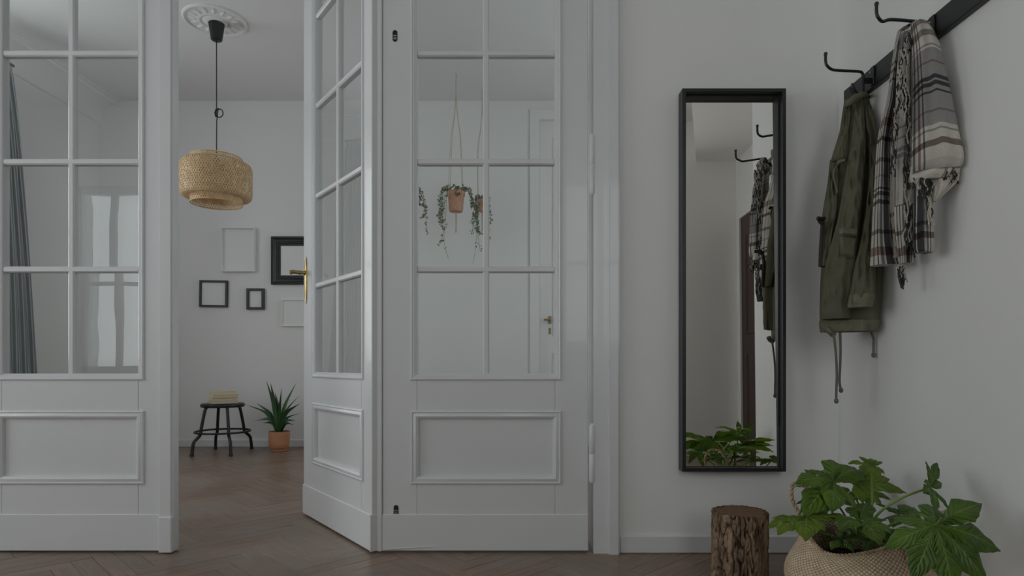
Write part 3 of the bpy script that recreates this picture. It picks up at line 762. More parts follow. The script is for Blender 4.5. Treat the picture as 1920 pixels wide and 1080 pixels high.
# pockets
def patch(pts, off, m, nm, parent=None):
    """raised cloth patch: pts px quad (tl,tr,br,bl) at depth"""
    tl,tr,br,bl = [at(*p) for p in pts]; n = ((tr-tl).cross(bl-tl)).normalized()
    if n.y > 0: n = -n
    G = 8; P = []
    for i in range(G+1):
        row = []
        for j in range(G+1):
            u, v = j/G, i/G
            p = (tl*(1-u)+tr*u)*(1-v)+(bl*(1-u)+br*u)*v
            e = min(1, 8*min(u,1-u,v,1-v)+.0)
            row.append(p+n*off*(e**.5)+n*.002*noise.noise(p*40))
        P.append(row)
    return PJ(MB().grid(P), nm, m, parent)
patch([(1573,427,2.105),(1609,431,2.105),(1606,444,2.100),(1574,440,2.100)], .010, M_olive2, 'pocket_flap')
patch([(1574,441,2.108),(1606,445,2.108),(1600,486,2.110),(1576,478,2.115)], .008, M_olive, 'chest_pocket')
patch([(1571,300,2.160),(1586,298,2.150),(1585,303,2.140),(1567,307,2.160)], .004, M_olive2, 'waist_seam')
PJ(MB().tube(cr([at(1583,300,2.175),at(1568,312,2.180),at(1563,326,2.180),at(1566,344,2.180),at(1570,362,2.170)],6),.0035,8),'zip_edge',M_olive2)
# side strap at left
PJ(MB().tube(cr([at(1537,411,2.170),at(1542,420,2.180),at(1541,440,2.190),at(1539,470,2.190),at(1538,500,2.190)],6),[.010 if i<6 else .007 for i in range(25)],8),'side_strap',mat('strap_dark',(.035,.034,.028),.9))
PJ(MB().tube([at(1533,409,2.160),at(1541,411,2.165),at(1546,409,2.170)],[.007,.008,.006],8),'strap_toggle',M_slot)
for nm_, pts in (('a',[(1563,626,2.180),(1567,660,2.180),(1569,700,2.180),(1568,735,2.180),(1568,752,2.180)]),('b',[(1575,620,2.190),(1576,655,2.190),(1575,690,2.190),(1574,715,2.190),(1577,732,2.190)]),('c',[(1634,624,2.190),(1638,636,2.200),(1638,655,2.200),(1638,666,2.200)])):
    p = cr([at(*q) for q in pts], 6); b = MB().tube(p,.0042,7)
    e = p[-1]; b.lathe([(0,-.010),(.006,-.006),(.0078,0),(.006,.007),(0,.010)],9,tuple(e))
    PJ(b,'drawstring',M_cordg)
# knotted end lying at the hem
PJ(MB().tube(cr([at(1550,616,2.190),at(1556,622,2.185),at(1563,628,2.190)],4),.010,8),'hem_knot',M_olive2)

# ------------------------------------------------------------------ plaid blanket scarf on the second hook
cream=(.50,.47,.42); chc=(.050,.050,.053); gry=(.25,.24,.23); brn=(.17,.135,.118); wht=(1,1,1); md=(.42,.40,.40); dk=(.28,.28,.30)
def col(*c): return c
def vl(lst): return [(p*.001 if p > 1.5 else p, c) for p, c in lst]
# long left strip: strong lengthwise stripes
UA = [(0,cream),(.10,(.12,.12,.12)),(.14,cream),(.24,chc),(.28,cream),(.36,(.18,.18,.19)),(.46,cream),(.52,chc),(.72,(.13,.11,.11)),(.78,cream),(.82,chc),(.87,cream)]
VA = vl([(0,wht),(118,dk),(124,wht),(132,md),(138,wht),(150,dk),(156,wht),(225,(.55,.5,.4)),(240,wht),(258,(.30,.24,.2)),(268,wht),(300,md),(306,wht),(330,(.7,.62,.58)),(334,wht),(352,dk),(358,wht),(363,dk),(369,wht),(377,dk),(383,wht),(430,md),(438,wht),(464,(.50,.40,.37)),(477,wht)])
M_plA = stripes('plaid_long_strip', UA, VA)
UB = [(0,wht),(.03,dk),(.08,wht),(.14,(.45,.33,.3)),(.19,wht),(.24,dk),(.28,wht)]
VB = vl([(0,cream),(46,(.22,.2,.185)),(58,cream),(68,(.20,.185,.16)),(80,cream),(96,gry),(99,cream),(104,gry),(127,brn),(129.5,gry),(156,chc),(162,gry),(167,chc),(174,gry),(180,chc),(186,gry),(217,brn),(219,gry),(246,cream),(252,gry),(256,cream),(272,brn),(284,cream),(306,(.42,.40,.37))])
M_plB = stripes('plaid_wide_lobe', UB, VB)
UD = [(0,chc),(.10,cream),(.16,chc),(.50,gry),(.56,cream),(.62,(.15,.15,.16)),(.72,cream),(.80,chc),(.84,cream)]
VD = vl([(0,wht),(417,md),(422,wht),(436,(.36,.29,.27)),(448,wht),(470,(.9,.9,.8))])
M_plD = stripes('plaid_lower_fold', UD, VD)
VE = vl([(0,cream),(60,(.2,.19,.18)),(90,cream),(240,gry),(246,cream),(258,gry),(264,cream),(280,(.25,.25,.26)),(286,cream),(292,(.25,.25,.26)),(300,cream),(396,brn),(405,cream)])
UE = [(0,wht),(.2,(.5,.5,.5)),(.26,wht),(.7,(.3,.3,.3)),(.78,wht)]
M_plE = stripes('plaid_inner_fold', UE, VE)
M_cream = stripes('plaid_cream_hem', [(0,wht),(.70,(.5,.45,.42)),(.76,wht),(.84,(.35,.3,.3)),(.89,wht)], [(0,(.56,.53,.47))])
M_thl = mat('cream_tassel',(.46,.43,.37),.9); M_thd = mat('dark_tassel',(.035,.033,.035),.9)
bl = empty('plaid_blanket', (1.17, 1.88, 1.76), 0, 'grey and cream plaid fringed blanket draped over the second hook', 'blanket')
def PB(b, nm, m, **k):
    o = b.build(nm, m, None, **k); o.parent = bl; o.matrix_parent_inverse = Matrix.Translation(-bl.location); return o
PB(loft([(66,1690,1712,1.985,.012),(110,1680,1704,1.995,.018),(200,1668,1700,2.0,.022),(300,1656,1698,2.0,.022),(400,1648,1697,2.0,.022),(486,1642,1692,2.0,.018)], fold=((.1,3,.5,.4),), seed=41, creases=.6), 'back_fold', M_plB)
PB(loft([(60,1690,1716,1.950,.020),(120,1682,1716,1.970,.030),(200,1678,1716,1.970,.03),(260,1672,1716,1.970,.03),(330,1668,1715,1.970,.03),(400,1668,1714,1.970,.03),(426,1672,1712,1.970,.026)], fold=((.16,4,.5,.4),(.1,9,1,.2)), seed=21, creases=1), 'inner_fold', M_plE)
PB(loft([(43,1706,1719,1.970,.008),(50,1690,1722,1.975,.014),(62,1681,1704,2.020,.018),(110,1673,1691,2.015,.024),(160,1666,1686,2.010,.028),(195,1660,1684,2.005,.03),(228,1651,1678,2.000,.03),(270,1644,1672,2.000,.03),(330,1640,1673,2.000,.03),(400,1636,1675,2.000,.032),(455,1633,1681,2.000,.03),(497,1631,1693,2.000,.024)],
     fold=((.18,3,.2,.25),(.08,7,2,.3)), seed=23, creases=.7), 'left_strip', M_plA)
PB(loft([(325,1712,1750,1.84,.024),(380,1714,1750,1.84,.028),(430,1713,1751,1.84,.03),(465,1714,1752,1.84,.026),(474,1718,1749,1.84,.022)], fold=((.18,4,.9,.2),), seed=27, creases=.8), 'right_strip', M_plD)
PB(loft([(385,1676,1716,1.93,.02),(430,1678,1717,1.93,.022),(494,1686,1712,1.93,.018)], fold=((.2,4,.9,.2),), seed=29, creases=.8), 'tail_fold', M_plA)
PB(loft([(41,1708,1728,1.870,.012),(47,1707,1741,1.850,.022),(62,1708,1750,1.855,.030),(90,1710,1762,1.835,.034),(120,1711,1769,1.825,.036),(165,1711,1780,1.815,.038),(215,1710,1790,1.805,.040),(262,1709,1799,1.800,.042),(292,1708,1806,1.795,.044),(312,1708,1806,1.795,.040),(320,1709,1800,1.795,.03)],
     fold=((.10,3,1.2,.15),(.05,6,.6,.3)), seed=31, creases=.5, chev=9), 'wide_lobe', M_plB)
PB(loft([(306,1707,1803,1.810,.034),(318,1705,1801,1.810,.038),(330,1705,1797,1.810,.036),(338,1708,1786,1.810,.026)], fold=((.08,3,.4,.1),), seed=33, creases=.6), 'rolled_hem', M_cream)
PB(loft([(330,1746,1800,1.80,.020),(345,1748,1794,1.80,.022),(362,1749,1775,1.80,.018),(378,1750,1756,1.80,.006)], seed=35, creases=.6), 'hem_corner', M_cream)
rr = random.Random(4); fl, fd = MB(), MB()
def tassels(n, fx, fy, Y, ln, spread=4, dark=.45):
    """thread twists starting between two px points"""
    for k in range(n):
        t = rr.random(); x = fx[0]+(fx[1]-fx[0])*t+rr.uniform(-spread,spread); y = fy[0]+(fy[1]-fy[0])*t+rr.uniform(-spread,spread)
        l = rr.uniform(*ln); dx = rr.uniform(-.35,.35)*l*.4; Yk = Y+rr.uniform(-.012,.008)
        b = fd if rr.random() < dark else fl; ph = rr.random()*6
        for s_ in (0, PI):
            pts = []
            for i in range(9):
                u = i/8; p = at(x+dx*u+math.sin(ph+u*5)*2.2, y+l*u, Yk)
                p += Vector((math.cos(ph+u*17+s_), math.sin(ph+u*17+s_), 0))*.0013; pts.append(p)
            b.tube(pts, .0014, 5, cap=False)
        e = at(x+dx+math.sin(ph+5)*2.2, y+l, Yk); b.lathe([(0,-.008),(.0032,-.003),(.002,.001),(0,.002)],6,tuple(e))
tassels(26,(1706,1690),(62,120),1.885,(14,34),5)
tassels(26,(1692,1686),(110,190),1.885,(14,36),6)
tassels(22,(1700,1704),(140,240),1.88,(14,38),5,.3)
tassels(24,(1680,1674),(200,300),1.93,(16,36),4,.4)
tassels(34,(1702,1704),(290,440),1.88,(18,40),7,.45)
tassels(26,(1712,1752),(334,336),1.80,(10,34),3,.4)
tassels(12,(1742,1744),(350,395),1.80,(16,36),3,.2)
tassels(14,(1770,1796),(325,320),1.775,(6,22),3,.6)
tassels(10,(1676,1696),(497,500),1.93,(12,40),2,.5)
tassels(3,(1690,1694),(505,515),1.93,(18,30),1,.9)
for b_, m_ in ((fl, M_thl), (fd, M_thd)):
    o = PB(b_, 'fringe', m_); o['kind'] = 'stuff'

# ------------------------------------------------------------------ log stool
lg = empty('log_stump', (.738, 2.12, 0), 0, 'short bark covered log standing below the mirror', 'log')
b = MB(); R0 = .088; H = .246; SG = 260; RW = 90; P = []; UV = []
for i in range(RW+1):
    z = H*i/RW; row = []; ur = []
    for k in range(SG+1):
        a = 2*PI*(k % SG)/SG; wob = noise.noise(Vector((math.cos(a)*2, math.sin(a)*2, z*22)))*.55
        q = Vector((math.cos(a+wob*.16)*6.2, math.sin(a+wob*.16)*6.2, z*17))
        n1 = abs(noise.noise(q)); n3 = abs(noise.noise(q*1.9+Vector((5,3,1)))); n2 = noise.noise(Vector((math.cos(a)*19, math.sin(a)*19, z*75)))
        rr_ = R0*(1+.02*math.sin(2*a+.7)) + .0105*min(1,n1*4.2)**.8 + .0045*min(1,n3*4) - .0105 + n2*.0018
        if i == RW: rr_ -= .002
        crk = min(1,n1*4.2)**.8*.75+min(1,n3*4)*.25; ur.append((max(.001,min(.999,crk+n2*.25)), z))
        row.append(Vector((rr_*math.cos(a), rr_*math.sin(a), z+(.0015*n2 if i==RW else 0))))
    P.append(row); UV.append(ur)
b.grid(P, UV); o = b.build('bark', M_bark, None, auto=70); o.parent = lg
b = MB(); P = []
for s_ in (1.0,.93,.9,.6,.3,.02):
    P.append([Vector((R0*s_*math.cos(2*PI*k/64), R0*s_*math.sin(2*PI*k/64), H-.002+(.0 if s_>.92 else .0005*noise.noise(Vector((k*.3,s_*9,0)))))) for k in range(65)])
b.grid(P[::-1]); o = b.build('cut_face', M_cut, None, auto=60); o.parent = lg

# ------------------------------------------------------------------ basket
BC = Vector((.997, 1.85, 0)); TL = math.radians(125)
bk = empty('seagrass_basket', tuple(BC), 0, 'woven seagrass belly basket with looped handles standing on the floor by the right wall', 'basket')
prof = [(.02,.004),(.10,.003),(.135,.008),(.165,.035),(.190,.065),(.203,.095),(.2045,.115),(.199,.138),(.184,.163),(.166,.188),(.153,.210),(.145,.232),(.141,.236),(.137,.232),(.142,.21),(.155,.19),(.17,.155),(.18,.11),(.17,.06),(.10,.03),(.02,.03)]
pc_ = cr([Vector((r_,z_,0)) for r_,z_ in prof], 4)
b = MB(); P = []; UV = []; SG = 96
for j, p in enumerate(pc_):
    row = []; ur = []
    for k in range(SG+1):
        a = 2*PI*k/SG; w_ = max(0, (p.y-.12)/.12); w_ = min(1, w_)
        z = p.y + w_*w_*(.034*math.cos(2*(a-TL)) + .003*math.sin(5*a))
        r_ = p.x*(1+.018*math.sin(3*a+.6)*(1-abs(w_-.5)))+ (.006*math.cos(2*(a-TL)))*w_
        row.append(Vector((r_*math.cos(a), r_*math.sin(a), z))); ur.append((k/SG, j/len(pc_)))
    P.append(row); UV.append(ur)
b.grid(P, UV); o = b.build('basket_body', M_basket, None, auto=70); o.parent = bk
def rope(b, path, R_, r_, turns, strands=2, seg=7):
    L_ = [0]
    for i in range(1, len(path)): L_.append(L_[-1]+(path[i]-path[i-1]).length)
    for s_ in range(strands):
        pts = []; prev = None
        for i, p in enumerate(path):
            t = (path[min(i+1,len(path)-1)]-path[max(i-1,0)]).normalized()
            if prev is None: a = t.orthogonal().normalized()
            else: a = (prev-t*prev.dot(t)).normalized()
            prev = a; c = t.cross(a); th = 2*PI*(turns*L_[i]/L_[-1]+s_/strands)
            pts.append(p+(a*math.cos(th)+c*math.sin(th))*R_)
        b.tube(pts, r_, seg)
    return b
# braided rim
rim = []
for k in range(241):
    a = 2*PI*k/240; rim.append(Vector(((.143+.006*math.cos(2*(a-TL)))*math.cos(a), (.143+.006*math.cos(2*(a-TL)))*math.sin(a), .236+.034*math.cos(2*(a-TL))+.003*math.sin(5*a))))
o = rope(MB(), rim, .0028, .0034, 46).build('braided_rim', M_seagrass, None); o.parent = bk
for sgn, topz, out in ((1,.362,.03),(-1,.345,.055)):
    dr = Vector((math.cos(TL), math.sin(TL), 0))*sgn; tg = Vector((-math.sin(TL), math.cos(TL), 0))
    pts = cr([dr*.158-tg*.052+Vector((0,0,.20)), dr*.154-tg*.052+Vector((0,0,.262)), dr*(.165+out*.6)-tg*.05+Vector((0,0,topz-.045)), dr*(.165+out)-tg*.027+Vector((0,0,topz-.006)), dr*(.165+out)+tg*.0+Vector((0,0,topz)), dr*(.165+out)+tg*.027+Vector((0,0,topz-.006)), dr*(.165+out*.6)+tg*.05+Vector((0,0,topz-.045)), dr*.154+tg*.052+Vector((0,0,.262)), dr*.158+tg*.052+Vector((0,0,.20))], 10)
    o = rope(MB(), pts, .0032, .0038, 13).build('handle', M_seagrass, None); o.parent = bk

# ------------------------------------------------------------------ fatsia plant in the basket
fp = empty('fatsia_plant', (BC.x, BC.y, .04), 0, 'broad palmate leaved green houseplant growing in the seagrass basket', 'plant')
def PP(b, nm, m, **k):
    o = b.build(nm, m, None, **k); o.parent = fp; o.matrix_parent_inverse = Matrix.Translation(-fp.location); return o
PP(MB().lathe([(0,.165),(.08,.168),(.12,.165),(.138,.155),(.135,.06),(.11,.034),(0,.034)],36,tuple(BC)),'soil',M_soil)
def palm_leaf(hub, tips, m, wf=.23, bulge=.06, up=None, jitter=0):
    hub = at(*hub); T_ = [at(*t) for t in tips]; ds = [t-hub for t in T_]; n = len(ds)
    nrm = Vector((0,0,0))
    for i in range(n-1): nrm += ds[i].cross(ds[i+1])
    nrm.normalize()
    ref = up or Vector((-.25,-.45,.8))
    if nrm.dot(ref) < 0: nrm = -nrm
    b = MB(); K = 14; s0 = .34; wf = wf*.84
    for i, d in enumerate(ds):
        L_ = d.length; e = nrm.cross(d).normalized(); wm = wf*L_*(1 if L_ > .05 else 1.1)
        sides = []
        for sg in (1, -1):
            best = None
            for j, d2 in enumerate(ds):
                if j == i: continue
                ang = math.atan2(e.dot(d2)*sg, d.normalized().dot(d2))
                if 0 < ang < 1.35 and (best is None or ang < best[0]): best = (ang, d2)
            if best: B = (d.normalized()+best[1].normalized()).normalized()*s0*(L_+best[1].length)/2*.92
            else: B = d*s0+e*sg*wm*.62
            sides.append((sg, B))
        def C(s_): return d*s_ + nrm*L_*bulge*math.sin(PI*s_**.8) - Vector((0,0,1))*L_*.10*s_*s_ + Vector((0,0,1))*L_*.10*s_
        P = []; UV = []
        for k in range(K+1):
            s_ = k/K; c = C(s_); row = [None]*5; ur = [None]*5
            for sg, B in sides:
                if s_ <= s0: off = (B-C(s0))*(s_/s0)
                else:
                    q = min(1, (s_-s0)/.26); q = q*q*(3-2*q)
                    off = (B-C(s0)).lerp(e*sg*wm, q)
                    tp = 1 if s_ < .56 else max(0, 1-((s_-.56)/.44)**1.30)
                    off = off*tp*(1+.05*math.sin(s_*41+i))
                wv = nrm*L_*.012*math.sin(s_*30+sg)
                mid = c+off*.5+nrm*L_*.030*min(1,4*(1-s_))*min(1,3*s_) + wv*.7
                edge = c+off-nrm*L_*.018*min(1,3*s_) + wv
                if sg > 0: row[3], row[4] = mid, edge
                else: row[1], row[0] = mid, edge
            row[2] = c
            P.append([hub+r_ for r_ in row]); UV.append([(s_,-1),(s_,-.5),(s_,0),(s_,.5),(s_,1)])
        b.grid(P, UV)
    return PP(b, 'leaf', m, auto=180)
def petiole(pts, r0=.0035, r1=.0025, m=M_stem):
    p = cr([at(*q) if len(q) == 3 else q for q in pts], 8); N_ = len(p)
    return PP(MB().tube(p, [r0+(r1-r0)*i/(N_-1) for i in range(N_)], 8), 'petiole', m)
base = (1606,1010,1.83)
LV = [
 # hub, tips, material, width
 ((1753,985,1.50),[(1657,1029,1.53),(1674,970,1.60),(1739,945,1.62),(1842,944,1.54),(1877,1033,1.51),(1856,1102,1.46),(1789,1122,1.44),(1710,1092,1.46)],'C',.27),
 ((1562,904,1.84),[(1492,905,1.76),(1518,880,1.92),(1559,862,1.98),(1612,882,1.97),(1609,956,1.78),(1560,960,1.70),(1506,968,1.72)],'A',.27),
 ((1601,906,1.93),[(1562,893,1.99),(1608,880,2.02),(1650,876,2.02),(1669,898,1.98),(1700,924,1.93),(1655,949,1.84),(1618,944,1.84)],'B',.26),
 ((1634,874,1.86),[(1590,869,1.82),(1610,856,1.92),(1638,862,1.93),(1655,866,1.88),(1659,889,1.80),(1640,888,1.80)],'B',.22),
 ((1512,970,1.74),[(1440,989,1.66),(1458,1001,1.62),(1510,1013,1.58),(1547,996,1.64),(1583,975,1.74),(1546,958,1.84)],'B',.25),
 ((1613,978,1.74),[(1546,968,1.72),(1574,993,1.62),(1650,1020,1.58),(1672,999,1.62),(1663,976,1.72),(1625,944,1.86),(1590,950,1.84)],'A',.26),
 ((1744,914,1.70),[(1736,865,1.70),(1757,867,1.76),(1766,906,1.74),(1780,957,1.66),(1752,958,1.60),(1731,924,1.64),(1733,903,1.66)],'C',.24),
 ((1684,965,1.86),[(1640,944,1.90),(1668,952,1.93),(1713,953,1.95),(1735,965,1.90),(1716,984,1.80),(1674,988,1.78)],'C',.26),
 ((1558,932,1.98),[(1493,944,1.98),(1500,960,1.90),(1532,968,1.86),(1598,950,1.90),(1590,915,2.06),(1530,912,2.07)],'C',.26),
 ((1580,1012,1.80),[(1540,1000,1.80),(1558,1030,1.74),(1600,1034,1.72),(1630,1018,1.74),(1622,996,1.86),(1575,992,1.88)],'C',.24),
 ((1640,1010,1.86),[(1600,1010,1.86),(1620,1038,1.80),(1665,1036,1.78),(1700,1020,1.80),(1688,994,1.90),(1645,988,1.92)],'C',.24),
 ((1540,905,2.03),[(1508,880,2.08),(1490,912,2.10),(1505,935,2.02),(1545,935,1.96),(1580,900,2.08),(1550,880,2.12)],'A',.26),
 ((1622,920,2.06),[(1590,900,2.12),(1625,893,2.14),(1668,905,2.12),(1672,938,2.02),(1632,952,1.98),(1592,940,2.00)],'A',.26),
]
MM = {'A':M_leafA,'B':M_leafB,'C':M_leafC}
for h, t, m_, wf in LV: palm_leaf(h, t, MM[m_], wf)
petiole([base,(1605,950,1.84),(1585,926,1.84),(1562,904,1.84)])
petiole([base,(1612,960,1.87),(1604,930,1.90),(1601,906,1.93)],m=M_stemlow)
petiole([(1634,1010,1.84),(1635,960,1.85),(1635,915,1.86),(1634,874,1.86)],.0042,.003)
petiole([(1632,1000,1.82),(1645,965,1.76),(1690,934,1.73),(1744,914,1.70)],.0042,.003)
petiole([base,(1585,985,1.80),(1545,968,1.77),(1512,970,1.74)])
petiole([base,(1608,992,1.80),(1612,984,1.77),(1613,978,1.74)])
petiole([(1632,1005,1.80),(1690,975,1.70),(1735,965,1.60),(1762,972,1.53),(1753,985,1.50)])
petiole([(1625,1000,1.84),(1655,975,1.86),(1684,965,1.86)])
petiole([base,(1580,960,1.92),(1558,932,1.98)],m=M_stemlow)
petiole([(1600,1010,1.88),(1560,960,1.98),(1540,905,2.03)],m=M_stemlow)
petiole([(1620,1010,1.90),(1625,960,2.0),(1622,920,2.06)],m=M_stemlow)

# ------------------------------------------------------------------ far room: pendant lamp
LY = 4.33; lx = (406-CX)/F*LY
lamp = empty('pendant_lamp', (lx, LY, CEIL), 0, 'round bamboo lattice pendant lamp hanging from the ceiling rose', 'lamp')
def PL(b, nm, m, **k):
    o = b.build(nm, m, None, **k); o.parent = lamp; o.matrix_parent_inverse = Matrix.Translation(-lamp.location); return o
b = MB()
b.lathe([(0,CEIL-.142),(.028,CEIL-.142),(.036,CEIL-.136),(.051,CEIL-.034),(.053,CEIL-.027),(.0,CEIL-.027)],32,(lx,LY,0))
PL(b,'ceiling_cup',M_black)
ztop = 2.17
cp = [Vector((lx,LY,CEIL-.17)), Vector((lx,LY,2.60)), Vector((lx+.002,LY,2.52))]
lp = []
zl = HC+(HY-212)/F*LY
for k in range(20):
    a = PI*.55+2*PI*k/18; lp.append(Vector((lx+.020+.024*math.cos(a), LY-.003+.0004*k, zl+.029*math.sin(a))))
path = [Vector((lx,LY,CEIL-.135)), Vector((lx,LY,zl+.12)), Vector((lx,LY,zl+.035))]+lp+[Vector((lx+.001,LY,zl-.06)), Vector((lx,LY,ztop-.05))]
PL(MB().tube(path,.0036,8),'cord',M_cord)
PL(MB().tube([Vector((lx-.004,LY,zl-.028)), Vector((lx-.006,LY-.002,zl)), Vector((lx-.001,LY,zl+.03))],[.005,.009,.005],8),'cord_knot',M_cord)
def lattice(prof, n, twist, wdt, r_off=0):
    """two families of flat strips woven on a surface of revolution"""
    pr = cr([Vector((r_,z_,0)) for r_,z_ in prof], 5); b = MB(); L_ = [0]
    for i in range(1,len(pr)): L_.append(L_[-1]+(pr[i]-pr[i-1]).length)
    for fam in (1,-1):
        for k in range(n):
            a0 = 2*PI*k/n; rowA, rowB = [], []
            for i, p in enumerate(pr):
                th = a0+fam*twist*L_[i]/L_[-1]; r_ = p.x+r_off+.0012*(1 if (i+k)%2 else -1)*fam; dw = wdt/max(r_,.05)/2
                rowA.append((lx+r_*math.cos(th-dw), LY+r_*math.sin(th-dw), p.y)); rowB.append((lx+r_*math.cos(th+dw), LY+r_*math.sin(th+dw), p.y))
            b.grid([rowA,rowB])
    return b
PL(lattice([(.165,1.893),(.20,1.888),(.222,1.900),(.2295,1.935),(.2295,2.01),(.2295,2.085),(.222,2.118),(.20,2.134),(.165,2.142)], 84, .80, .0080),'outer_shade',M_bamboo,auto=180)
PL(lattice([(.164,1.850),(.1655,1.93),(.1655,2.01),(.1655,2.09),(.162,2.168)], 62, 1.2, .0078),'inner_shade',M_bamboo,auto=180)
for r_, z_ in ((.165,1.851),(.163,2.169),(.166,1.893),(.166,2.142)):
    PL(MB().tube([Vector((lx+r_*math.cos(2*PI*k/48), LY+r_*math.sin(2*PI*k/48), z_)) for k in range(49)],.0035,6),'shade_ring',M_bamboo)
PL(MB().lathe([(0,2.17),(.02,2.165),(.022,2.11),(.018,2.10),(.0,2.10)],16,(lx,LY,0)),'lamp_holder',M_black)
PL(MB().lathe([(.014,2.10),(.02,2.08),(.032,2.055),(.034,2.035),(.026,2.012),(0,2.003)],20,(lx,LY,0)),'bulb',M_frame_w)
# plaster ceiling rose
rs = empty('ceiling_rose', (lx-.01, LY, CEIL), 0, kind=S)
def PRo(b, nm, m=M_ceil, **k):
    o = b.build(nm, m, None, **k); o.parent = rs; o.matrix_parent_inverse = Matrix.Translation(-rs.location); return o
b = MB().lathe([(.205,0),(.205,-.008),(.198,-.014),(.188,-.014),(.182,-.007),(.165,-.006),(.12,-.010),(.105,-.018),(.095,-.018),(.08,-.012),(.06,-.024),(.0,-.027)],64,(lx-.01,LY,CEIL))
PRo(b,'rose_disc',auto=50)
for k in range(16):
    a = 2*PI*k/16; M = Matrix.Translation((lx-.01,LY,CEIL-.009)) @ Matrix.Rotation(a,4,'Z')
    P = []
    for i in range(7):
        s_ = i/6; r_ = .10+.070*s_; hw_ = .015*math.sin(PI*min(1,s_*.85+.15))**.7
        P.append([M @ Vector((r_, hw_*v, -.010*(1-v*v)*math.sin(PI*(s_*.8+.15)))) for v in (-1,-.5,0,.5,1)])
    PRo(MB().grid(P),'rose_petal')

# ------------------------------------------------------------------ picture frames on the far wall
def picture(rect, t, wd, prof, m, name, label, fill=M_paper, tilt=0):
    Yf_ = FARY-t; a = at(rect[0],rect[3],Yf_); c = at(rect[2],rect[1],Yf_)
    r = empty(name, ((a.x+c.x)/2, FARY, (a.z+c.z)/2), 0, label, 'picture frame', 'frames on the far wall')
    hw_, hh_ = (c.x-a.x)/2, (c.z-a.z)/2
    def Q(b, nm, mm, **k):
        o = b.build(nm, mm, None, **k); o.parent = r; return o
    Q(ring(MB(), -hw_, -hh_, hw_, hh_, prof), 'frame_moulding', m, auto=25)
    Q(MB().box((-hw_+wd-.003,-.010,-hh_+wd-.003),(hw_-wd+.003,-.002,hh_-wd+.003)), 'blank_sheet', fill, smooth=False)
    r.rotation_euler = (0, tilt, 0)
    return r
def fl_prof(w_, t): return [(0,.001),(0,t-.002),(.002,t),(w_-.002,t),(w_,t-.002),(w_,.008)]
picture((413.5,426,477,509),.045,.010,fl_prof(.010,.045),M_frame_w,'picture_frame','white box frame, the highest of the frames on the far wall')
picture((373,525.5,425.5,575.5),.025,.018,fl_prof(.018,.025),M_black,'picture_frame','thin black square frame, lowest left on the far wall',tilt=.012)
picture((461.5,540.5,494,580),.030,.020,fl_prof(.020,.030),M_black,'picture_frame','small upright black frame between square frame and open door')
picture((507.5,443,592,533),.030,.085,[(0,.001),(0,.026),(.004,.030),(.018,.026),(.026,.018),(.046,.020),(.052,.026),(.060,.026),(.066,.016),(.082,.014),(.085,.006)],M_black,'picture_frame','large wide moulded black frame half hidden by the open door')
picture((527,561,590,612),.022,.012,fl_prof(.012,.022),M_frame_w,'picture_frame','low white frame behind the open door edge')

# ------------------------------------------------------------------ stool and books
SX, SY = (419-CX)/F*5.28-.005, 5.28
st = empty('metal_stool', (SX, SY, 0), 0, 'low round black metal stool with a foot ring in the far room', 'stool')
def PS(b, nm, m=M_blacksteel, **k):
    o = b.build(nm, m, None, **k); o.parent = st; return o
PS(MB().lathe([(0,.392),(.155,.392),(.163,.385),(.169,.388),(.172,.400),(.170,.411),(.162,.417),(.10,.412),(0,.411)],48),'seat')
for a in (238,308,57,128):
    a = math.radians(a); d = Vector((math.cos(a), math.sin(a), 0))
    p = cr([d*.130+Vector((0,0,.393)), d*.155+Vector((0,0,.37)), d*.185+Vector((0,0,.24)), d*.196+Vector((0,0,.175)), d*.212+Vector((0,0,.150)), d*.245+Vector((0,0,.120)), d*.258+Vector((0,0,.09)), d*.268+Vector((0,0,.012))],6)
    PS(MB().tube(p,.0125,12),'leg'); PS(MB().lathe([(0,0),(.015,0),(.0155,.012),(.0135,.02),(0,.02)],12,tuple(d*.268)),'foot_cap',M_slot)
PS(MB().tube([Vector((.214*math.cos(2*PI*k/56),.214*math.sin(2*PI*k/56),.180)) for k in range(57)],.0085,10),'foot_ring')
z = .4175
for k, (l_, w2, h, dx, dy, rz, lab) in enumerate(((.205,.150,.024,.012,0,.62,'cream paperback lying at the bottom of the stack on the stool'),(.198,.148,.026,.010,.004,.60,'cream paperback second from the bottom of the stool stack'),(.202,.150,.026,.014,.0,.63,'cream paperback second from the top of the stool stack'),(.195,.140,.026,.002,.004,.60,'pale yellowed paperback on top of the stack on the stool'))):
    bo = empty('book', (SX+dx, SY+dy-.01, z), rz, lab, 'book', 'books stacked on the stool')
    def BK(b, nm, m, **kk):
        o = b.build(nm, m, None, **kk); o.parent = bo; return o
    BK(MB().box((-l_/2,-w2/2,0),(l_/2,w2/2,.0015)).box((-l_/2,-w2/2,h-.0015),(l_/2,w2/2,h)).box((-l_/2,-w2/2,.0015),(-l_/2+.0018,w2/2,h-.0015)),'cover',M_bookcov,smooth=False)
    BK(MB().box((-l_/2+.002,-w2/2+.002,.0016),(l_/2-.003,w2/2-.002,h-.0016)),'pages',M_bookpage,smooth=False)
    z += h+.0003

